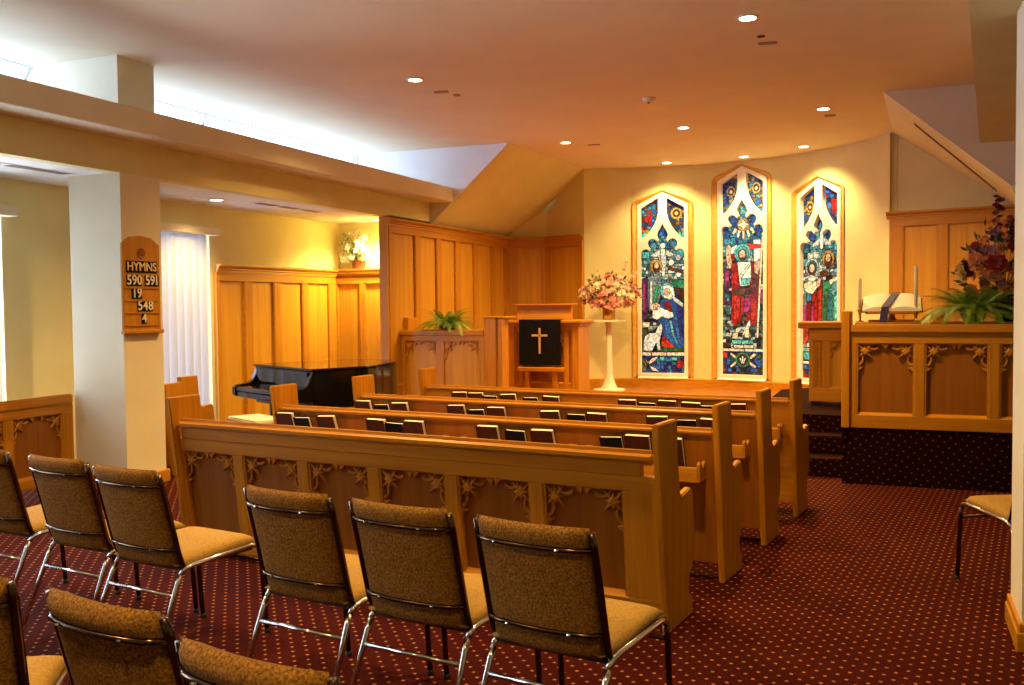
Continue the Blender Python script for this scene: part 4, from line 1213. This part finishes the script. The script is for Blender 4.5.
MB().box(-W2 + .07, W2 - .07, -.025, 0, .64, .86, .004).build('fallboard', black_gloss, pn)
MB().prism([(-W2 + .075, y, z) for y, z in ((-.255, .64), (-.255, .665), (-.24, .685), (-.05, .70), (-.03, .70), (-.03, .64))], (2 * W2 - .15, 0, 0), .004).build('key_cover', black_gloss, pn)
for x, y in ((-.50, .15), (.50, .15), (-.1, 1.15)):
    MB().lathe([(.03, .0), (.035, .03), (.028, .06), (.045, .45), (.055, .58)], (x, y, 0), 12).build('leg', black_gloss, pn, smooth=True)
m = MB().box(-.10, .10, .02, .08, .06, .12, .004).box(-.07, -.05, .04, .06, .12, .58).box(.05, .07, .04, .06, .12, .58)
for x in (-.06, 0, .06): m.box(x - .012, x + .012, -.06, .03, .05, .062, .003)
m.build('pedal_lyre', black_gloss, pn)
bc = V((-5.50, 7.30))
bn = thing('piano_bench', 'pale topped piano bench in front of the keyboard', 'bench', (bc.x, bc.y, 0), math.atan2(pr.y, pr.x))
MB().box(-.30, .30, -.17, .17, .43, .475, .015, 2).build('seat', plinth_m, bn, angle=40)
MB().box(-.28, .28, -.15, .15, .37, .43, .004).build('apron', black_gloss, bn)
for x in (-.26, .26):
    for y in (-.12, .12): MB().tube([(x, y, .38), (x, y, 0)], [.022, .016], 8).build('leg', black_gloss, bn)

# ------------------------------------------------------------------ plants
def frond_mesh(ln, seed, npin=17, droop=1.0):
    r = random.Random(seed)
    b = bmesh.new()
    def pt(t):
        x = ln * (t * .92)
        z = ln * (.62 * t - .78 * droop * t * t)
        return V((x, 0, z))
    prev = None
    for i in range(npin * 2):
        t = .10 + .9 * i / (npin * 2 - 1)
        p = pt(t)
        d = (pt(min(1, t + .02)) - pt(t - .02)).normalized()
        L = ln * .17 * math.sin(PI * min(1, t * .95 + .06)) ** .7 * (1.08 - .35 * t)
        for s in (-1, 1):
            side = V((0, s, 0))
            tip = p + (side * .92 + d * .5).normalized() * L + V((0, 0, -.16 * L + r.uniform(-.01, .01) * ln))
            wdt = d * (ln * .0085)
            mid = p.lerp(tip, .45) + V((0, 0, .05 * L))
            q = [b.verts.new(v) for v in (p - wdt * .6, mid - wdt, tip, mid + wdt, p + wdt * .6)]
            b.faces.new(q)
    pts = [pt(k / 8) for k in range(9)]
    for k in range(8):
        o_ = V((0, ln * .006, 0))
        b.faces.new([b.verts.new(v) for v in (pts[k] - o_, pts[k] + o_, pts[k + 1] + o_ * .7, pts[k + 1] - o_ * .7)])
    me = D.meshes.new('frond')
    b.to_mesh(me); b.free()
    me.materials.append(leaf_m)
    return me
FR = [frond_mesh(.36, 1, droop=.95), frond_mesh(.36, 2, droop=.62), frond_mesh(.36, 3, droop=1.25)]
def fern(x, y, z, label, size=1.0, n=34, seed=3, pot=(.10, .09)):
    t = thing('potted_fern', label, 'plant', (x, y, z))
    MB().lathe([(pot[0] * .75, 0), (pot[0] * .8, .01), (pot[0], pot[1]), (pot[0] * 1.06, pot[1]), (pot[0] * 1.06, pot[1] + .02), (pot[0] * .9, pot[1] + .02), (pot[0] * .9, pot[1])], n=20).build('pot', pot_m, t, angle=40)
    r = random.Random(seed)
    for k in range(n):
        az = 2.399 * k + r.uniform(-.2, .2)
        lvl = k / n
        o = mesh_obj('frond', FR[0 if lvl < .4 else 1 if lvl > .72 else r.choice((0, 1, 2))], t, (math.cos(az) * .03, math.sin(az) * .03, pot[1] + .01))
        o.rotation_euler = (r.uniform(-.12, .12), -R(44 * lvl) + R(14), az)
        sc_ = size * r.uniform(.8, 1.08) * (1.0 - .22 * lvl)
        o.scale = (sc_, sc_, sc_)
    return t

def blossom_mesh(m, petals=6, seed=0, cup=.5):
    r = random.Random(seed)
    b = bmesh.new()
    for ring, (rad, up_) in enumerate(((1, .25), (.68, .62))):
        for k in range(petals):
            a = 2 * PI * (k + ring * .5) / petals + r.uniform(-.15, .15)
            d = V((math.cos(a), math.sin(a), 0)); s = V((-d.y, d.x, 0))
            q = [V((0, 0, 0)), d * rad * .6 + s * rad * .36 + V((0, 0, up_ * .6)), d * rad + s * .12 * rad + V((0, 0, up_ + r.uniform(-.1, .1))), d * rad - s * .12 * rad + V((0, 0, up_ + r.uniform(-.1, .1))), d * rad * .6 - s * rad * .36 + V((0, 0, up_ * .6))]
            b.faces.new([b.verts.new(v) for v in q])
    me = D.meshes.new('blossom')
    b.to_mesh(me); b.free()
    me.materials.append(m)
    return me
def foliage(parent, pts, m, n, size, seed, centre):
    r = random.Random(seed)
    b = bmesh.new()
    for k in range(n):
        p = V(r.choice(pts)) + V((r.gauss(0, 1), r.gauss(0, 1), r.gauss(0, 1))) * size * .7
        d = (p - V(centre)).normalized() + V((r.uniform(-.6, .6), r.uniform(-.6, .6), r.uniform(-.5, .5)))
        d.normalize()
        s = d.cross(V((r.uniform(-1, 1), r.uniform(-1, 1), r.uniform(-1, 1)))).normalized()
        L = size * r.uniform(.8, 1.7)
        b.faces.new([b.verts.new(v) for v in (p, p + d * L * .45 + s * L * .2, p + d * L, p + d * L * .45 - s * L * .2)])
    for p in pts[::3]:
        c = V(centre); p = V(p)
        s = (p - c).cross(V((0, 1, .3))).normalized() * .003
        b.faces.new([b.verts.new(v) for v in (c - s, c + s, p + s, p - s)])
    me = D.meshes.new('foliage')
    b.to_mesh(me); b.free()
    me.materials.append(m)
    o = mesh_obj('foliage', me, parent)
    o['kind'] = 'stuff'
def blossoms(parent, pts, meshes, size, seed, centre):
    r = random.Random(seed)
    for p in pts:
        d = (V(p) - V(centre)).normalized()
        o = mesh_obj('blossom', r.choice(meshes), parent, p)
        o.rotation_euler = (d + V((r.uniform(-.4, .4), r.uniform(-.6, .2), r.uniform(-.3, .3)))).to_track_quat('Z', 'Y').to_euler()
        o.scale = (size * r.uniform(.7, 1.2),) * 3

# ------------------------------------------------------------------ chancel furniture
# choir desk with fern
dk = thing('choir_desk', 'panelled oak choir desk below the tall wainscot', 'desk', (0, 10.65, 0), 0)
panelled(dk, -5.80, -4.66, CF, 1.12, [(-5.76, -5.30), (-5.22, -4.72)], .34, 1.056, t=.05, rec=.034, trac=1.15, ms=gold_s, mp=gold_v, mr=gold_h)
MB().box(-5.81, -4.66, -.02, .34, 1.12, 1.19, .008).build('desk_top', gold_h, dk)
MB().box(-4.655, -4.50, -.01, .40, CF, 1.335, .006).box(-4.665, -4.40, -.02, .41, 1.335, 1.352, .004).build('end_post', wood_v, dk)
MB().box(-4.475, -4.42, .0, .07, CF, 1.33, .004).build('end_post', wood_v, dk)
MB().box(-5.845, -5.76, .10, .40, CF, 1.345, .005).build('end_post', wood_v, dk)
fern(-5.22, 10.80, 1.19, 'green fern on the choir desk', 1.3, 64, 3, (.11, .045))

# lectern with hanging
lt = thing('lectern', 'oak lectern table with stepped top behind a black hanging', 'lectern', (-4.53, 12.40, CF), R(0))
W = .52
panelled(lt, -W + .03, W - .03, .02, 1.0, [(-.40, -.36), (-.30, .30), (.36, .40)], .20, .92, t=.04, rec=.025, y=0, trac=0)
tracery(lt, -.30, .025, .92, False, 1.0); tracery(lt, .30, .025, .92, True, 1.0)
for s in (-1, 1):
    MB().box(s * W - (.10 if s > 0 else 0), s * W + (0 if s > 0 else .10), -.02, .46, .02, .99, .005).build('side', wood_v, lt)
MB().box(-W - .02, W + .02, -.04, .52, .985, 1.035, .012, 2).box(-W - .05, W + .05, -.07, .55, 1.035, 1.075, .008).build('table_top', wood_h, lt)
MB().prism([(-.40, y, z) for y, z in ((.02, 1.076), (.10, 1.076), (.10, 1.28), (.04, 1.28))], (.80, 0, 0), .004).build('book_rest', wood_h, lt)
MB().box(-.43, .43, .0, .24, 1.278, 1.30, .005).build('ledge', wood_h, lt)
MB().box(-W, W, -.05, .48, 0, .10, .008).build('base', wood_h, lt)
MB().box(-.33, .33, -.16, -.03, .375, .43, .006).build('shelf', wood_h, lt)
for x in (-.2, .2): MB().box(x - .03, x + .03, -.13, -.03, .10, .375, .004).build('bracket', wood_v, lt)
hg = thing('altar_hanging', 'black cloth hanging with a gold cross on the lectern', 'hanging', (-4.55, 12.40, CF))
MB().box(-.305, .305, -.094, -.082, .46, 1.084, .003).box(-.305, .305, -.094, .25, 1.078, 1.088, .003).build('cloth', black_cloth, hg)
MB().box(-.014, .014, -.100, -.093, .62, .97).box(-.115, .115, -.100, -.093, .855, .883).build('cross', gold_cloth, hg)

# plant stand and pink flowers
PS = V((-3.98, 13.75, CF))
ps_ = thing('flower_pedestal', 'white plaster pedestal left of the stained glass', 'pedestal', PS)
MB().lathe([(.24, 0), (.24, .018), (.13, .03), (.105, .07), (.075, .16), (.055, .24), (.05, .40), (.042, .95), (.05, 1.0), (.06, 1.02)], n=20).build('shaft', plinth_m, ps_, angle=40)
MB().box(-.20, .20, -.20, .20, 1.02, 1.05, .005).build('top_plate', plinth_m, ps_)
fl = thing('flower_arrangement', 'pink and white flower spray in a brass vase on the white pedestal', 'flowers', PS + V((0, 0, 1.05)), 0)
MB().lathe([(.07, 0), (.09, .01), (.095, .10), (.10, .20), (.115, .24), (.10, .235), (.085, .20)], n=20).build('vase', brass, fl, smooth=True)
r = random.Random(5)
pts = []
while len(pts) < 210:
    u, v, w_ = r.uniform(-1, 1), r.uniform(-1, 1), r.uniform(-.5, 1)
    if u * u + v * v + w_ * w_ > 1 or u * u + v * v + w_ * w_ < .25: continue
    pts.append((u * .46, v * .26, .36 + w_ * .34 * (1 - .3 * abs(u))))
spike = []
for (dx, dz, n) in ((.28, .72, 11), (-.16, .55, 8), (.42, .52, 7), (-.48, .26, 6)):
    for k in range(n): spike.append((dx * (.45 + .55 * k / n) + r.uniform(-.02, .02), r.uniform(-.06, .02), .28 + (dz - .10) * (k + 1) / n))
PM = [blossom_mesh(m, 6, i) for i, m in enumerate(pinks)]
foliage(fl, pts, leaf_d, 200, .05, 4, (0, 0, .2))
blossoms(fl, pts, PM, .056, 6, (0, 0, .25))
blossoms(fl, spike, PM[:2], .046, 7, (0, 0, .25))

# white flowers on the ledge of the end panelling
wf = thing('flower_arrangement', 'white flowers in a basket on top of the aisle panelling', 'flowers', (-6.60, 10.985, 1.985))
MB().lathe([(.06, 0), (.08, .01), (.095, .10), (.10, .105), (.085, .10)], n=18).build('basket', pot_m, wf, angle=40)
pts = []
for k in range(46):
    u, w_ = r.uniform(-1, 1), r.uniform(0, 1)
    pts.append((u * .24 * (1 - .3 * w_), r.uniform(-.10, -.01), .12 + w_ * .36))
foliage(wf, [(p[0], p[1] - .02, p[2]) for p in pts], leaf_m, 120, .035, 8, (0, 0, .08))
WM = [blossom_mesh(m, 6, 20 + i) for i, m in enumerate(whites)]
blossoms(wf, pts[:30], [WM[0]], .060, 9, (0, .1, .15))
blossoms(wf, [(-.20 - .02 * k * .3, 0, .25 + .05 * k) for k in range(5)], [WM[1]], .03, 9, (0, 0, .1))
blossoms(wf, pts[30:], [WM[2]], .035, 10, (0, 0, .1))

# ------------------------------------------------------------------ pulpit side
rl = thing('chancel_rail', 'panelled oak front rail on the carpeted platform at right', 'rail', (0, 8.25, PF))
panelled(rl, -.35, 1.35, 0, .775, [(-.30, .135), (.21, .67), (.745, 1.21)], .105, .69, t=.05, rec=.034, trac=1.1)
MB().box(-.35, 1.35, -.02, .10, .775, .84, .01, 2).build('cap_rail', wood_h, rl, angle=40)
MB().box(-.415, -.352, -.03, .06, 0, .953, .005).box(-.41, -.355, .06, .62, 0, .945, .004).build('end_panel', wood_v, rl)

ct = thing('communion_table', 'oak communion table standing behind the front rail', 'table', (.45, 9.35, PF))
MB().box(-.80, .72, -.25, .30, .80, .84, .006).build('table_top', wood_h, ct)
MB().box(-.74, .66, -.20, .25, .70, .80, .004).build('apron', wood_h, ct)
for x in (-.72, .64):
    for y in (-.18, .23): MB().box(x - .035, x + .035, y - .035, y + .035, 0, .70, .006).build('leg', wood_v, ct)
TZ = PF + .84
# open bible on its stand
bi = thing('bible_stand', 'oak bookstand under the open bible', 'stand', (-.04, 9.30, TZ), 0)
MB().box(-.20, .20, -.08, .10, 0, .022, .004).build('base', wood_h, bi)
MB().lathe([(.05, .02), (.03, .04), (.025, .08), (.04, .11)], n=14).build('column', wood_v, bi, smooth=True)
MB().prism([(-.22, -.13, .085), (.22, -.13, .085), (.22, .15, .196), (-.22, .15, .196)], (0, .006, -.012)).build('rest', wood_h, bi)
MB().box(-.20, .20, -.145, -.12, .075, .10, .003).build('lip', wood_h, bi)
bk = thing('open_bible', 'large open bible with white pages and a purple ribbon', 'book', (-.04, 9.30, TZ))
def page(s):
    b = bmesh.new()
    n = 8
    T, B = [], []
    for k in range(n + 1):
        x = s * .245 * k / n
        h = .032 * math.sin(PI * min(1, .15 + .85 * k / n)) + .012
        for lst, hh in ((T, h), (B, 0)):
            lst.append([b.verts.new((x, y, .10 + (y + .13) * .40 + hh)) for y in (-.135, .165)])
    for k in range(n):
        b.faces.new((T[k][0], T[k + 1][0], T[k + 1][1], T[k][1]))
        b.faces.new((B[k][0], B[k][1], B[k + 1][1], B[k + 1][0]))
        b.faces.new((B[k][0], B[k + 1][0], T[k + 1][0], T[k][0]))
        b.faces.new((B[k][1], T[k][1], T[k + 1][1], B[k + 1][1]))
    b.faces.new((B[n][0], B[n][1], T[n][1], T[n][0]))
    b.faces.new((B[0][0], T[0][0], T[0][1], B[0][1]))
    m = MB(); m.add(b)
    m.build('pages', paper_w, bk, angle=50)
page(1); page(-1)
MB().prism([(-.255, -.142, .093), (.255, -.142, .093), (.255, .172, .218), (-.255, .172, .218)], (0, .003, -.006)).build('cover', black_cover, bk)
rb = MB()
for p in range(6):
    y0_, y1_ = -.15 + .32 * p / 6, -.15 + .32 * (p + 1) / 6
    rb.prism([(-.085 + .09 * p / 6, y0_, .15 + (y0_ + .13) * .40), (-.025 + .09 * p / 6, y0_, .15 + (y0_ + .13) * .40), (-.025 + .09 * (p + 1) / 6, y1_, .15 + (y1_ + .13) * .40), (-.085 + .09 * (p + 1) / 6, y1_, .15 + (y1_ + .13) * .40)], (0, 0, .002))
rb.prism([(-.085, -.15, .138), (-.025, -.15, .138), (-.035, -.165, -.0), (-.105, -.165, -.0)], (0, .003, 0))
rb.build('ribbon', purple, bk)
def candle(x, y, zc, h, label):
    t = thing('candle', label, 'candle', (x, y, TZ), 0, 'white candles on the communion table')
    MB().lathe([(.038, 0), (.038, .006), (.012, .014), (.012, zc * .5), (.016, zc - .03), (.026, zc - .015), (.026, zc)], n=16).build('candlestick', brass, t, smooth=True)
    MB().lathe([(.0155, zc), (.0150, zc + h - .01), (.009, zc + h)], n=14).build('candle_shaft', wax, t, smooth=True)
    MB().tube([(0, 0, zc + h), (.001, 0, zc + h + .012)], .0015, 5).build('wick', rubber, t)
candle(-.315, 9.42, .12, .28, 'thin white candle left of the open bible')
candle(.158, 9.20, .10, .40, 'tall white candle right of the open bible')
fern(.62, 9.22, TZ, 'green fern on the communion table beside the open bible', 1.6, 80, 11, (.10, .06))
# large dark bouquet
bq = thing('flower_arrangement', 'large dark red and peach bouquet behind the fern at right', 'flowers', (.90, 9.48, TZ))
MB().lathe([(.07, 0), (.085, .01), (.10, .12), (.07, .20), (.085, .24), (.07, .235)], n=20).build('vase', black_gloss, bq, smooth=True)
pts = []
r = random.Random(12)
while len(pts) < 90:
    u, v, w_ = r.uniform(-1, 1), r.uniform(-1, .6), r.uniform(-.9, 1)
    if u * u + v * v + w_ * w_ > 1 or u * u + v * v + w_ * w_ < .3: continue
    pts.append((u * .38 * (1 - .35 * max(0, w_)), v * .26, .50 + w_ * .38))
spike = [(-.06 - .03 * (k % 2) + .01 * k * 0, -.02, .78 + .035 * k) for k in range(10)] + [(.02 + .03 * (k % 2), -.05, .70 + .035 * k) for k in range(7)]
DM = [blossom_mesh(m, 8, 40 + i) for i, m in enumerate(darks)]
foliage(bq, pts, leaf_d, 170, .07, 13, (0, 0, .25))
blossoms(bq, pts[:44], [DM[1], DM[0], DM[1], DM[3], DM[0]], .078, 14, (0, .15, .4))
blossoms(bq, pts[44:], [DM[2], DM[1]], .045, 15, (0, .1, .4))
blossoms(bq, spike, [DM[0]], .040, 16, (0, .1, .4))

# carved reading desk left of the rail
rd = thing('reading_desk', 'oak reading desk with a carved strip left of the front rail', 'desk', (-.62, 9.9, PF))
MB().box(-.29, .20, -.03, .42, .765, .83, .008).build('desk_top', wood_h, rd)
panelled(rd, -.185, .19, .04, .765, [(-.14, -.05), (.01, .15)], .17, .64, t=.04, rec=.022, ms=gold_s, mp=gold_v, mr=gold_h)
tracery(rd, .01, .022, .64, False, .75)
# carved leaf strip
cs = MB()
r = random.Random(3)
for k in range(16):
    z = .19 + k * .0275
    for s in (-1, 1):
        a = s * R(38) + (k % 2) * .4
        cx = -.095 + s * .018
        cs.prism([(cx + math.cos(a) * .020 * q0 - math.sin(a) * .009 * q1, .006, z + math.sin(a) * .020 * q0 + math.cos(a) * .009 * q1) for q0, q1 in ((-1, 0), (0, -1), (1, 0), (0, 1))], (0, .018, 0), .002)
cs.build('carved_leaves', wood_h, rd)
MB().box(-.185, -.145, .04, .40, .04, .765, .004).box(.15, .19, .04, .40, .04, .765, .004).build('side', wood_v, rd)
for x in (-.13, .13): MB().box(x - .03, x + .03, .02, .36, 0, .04, .003).build('foot', rubber, rd)
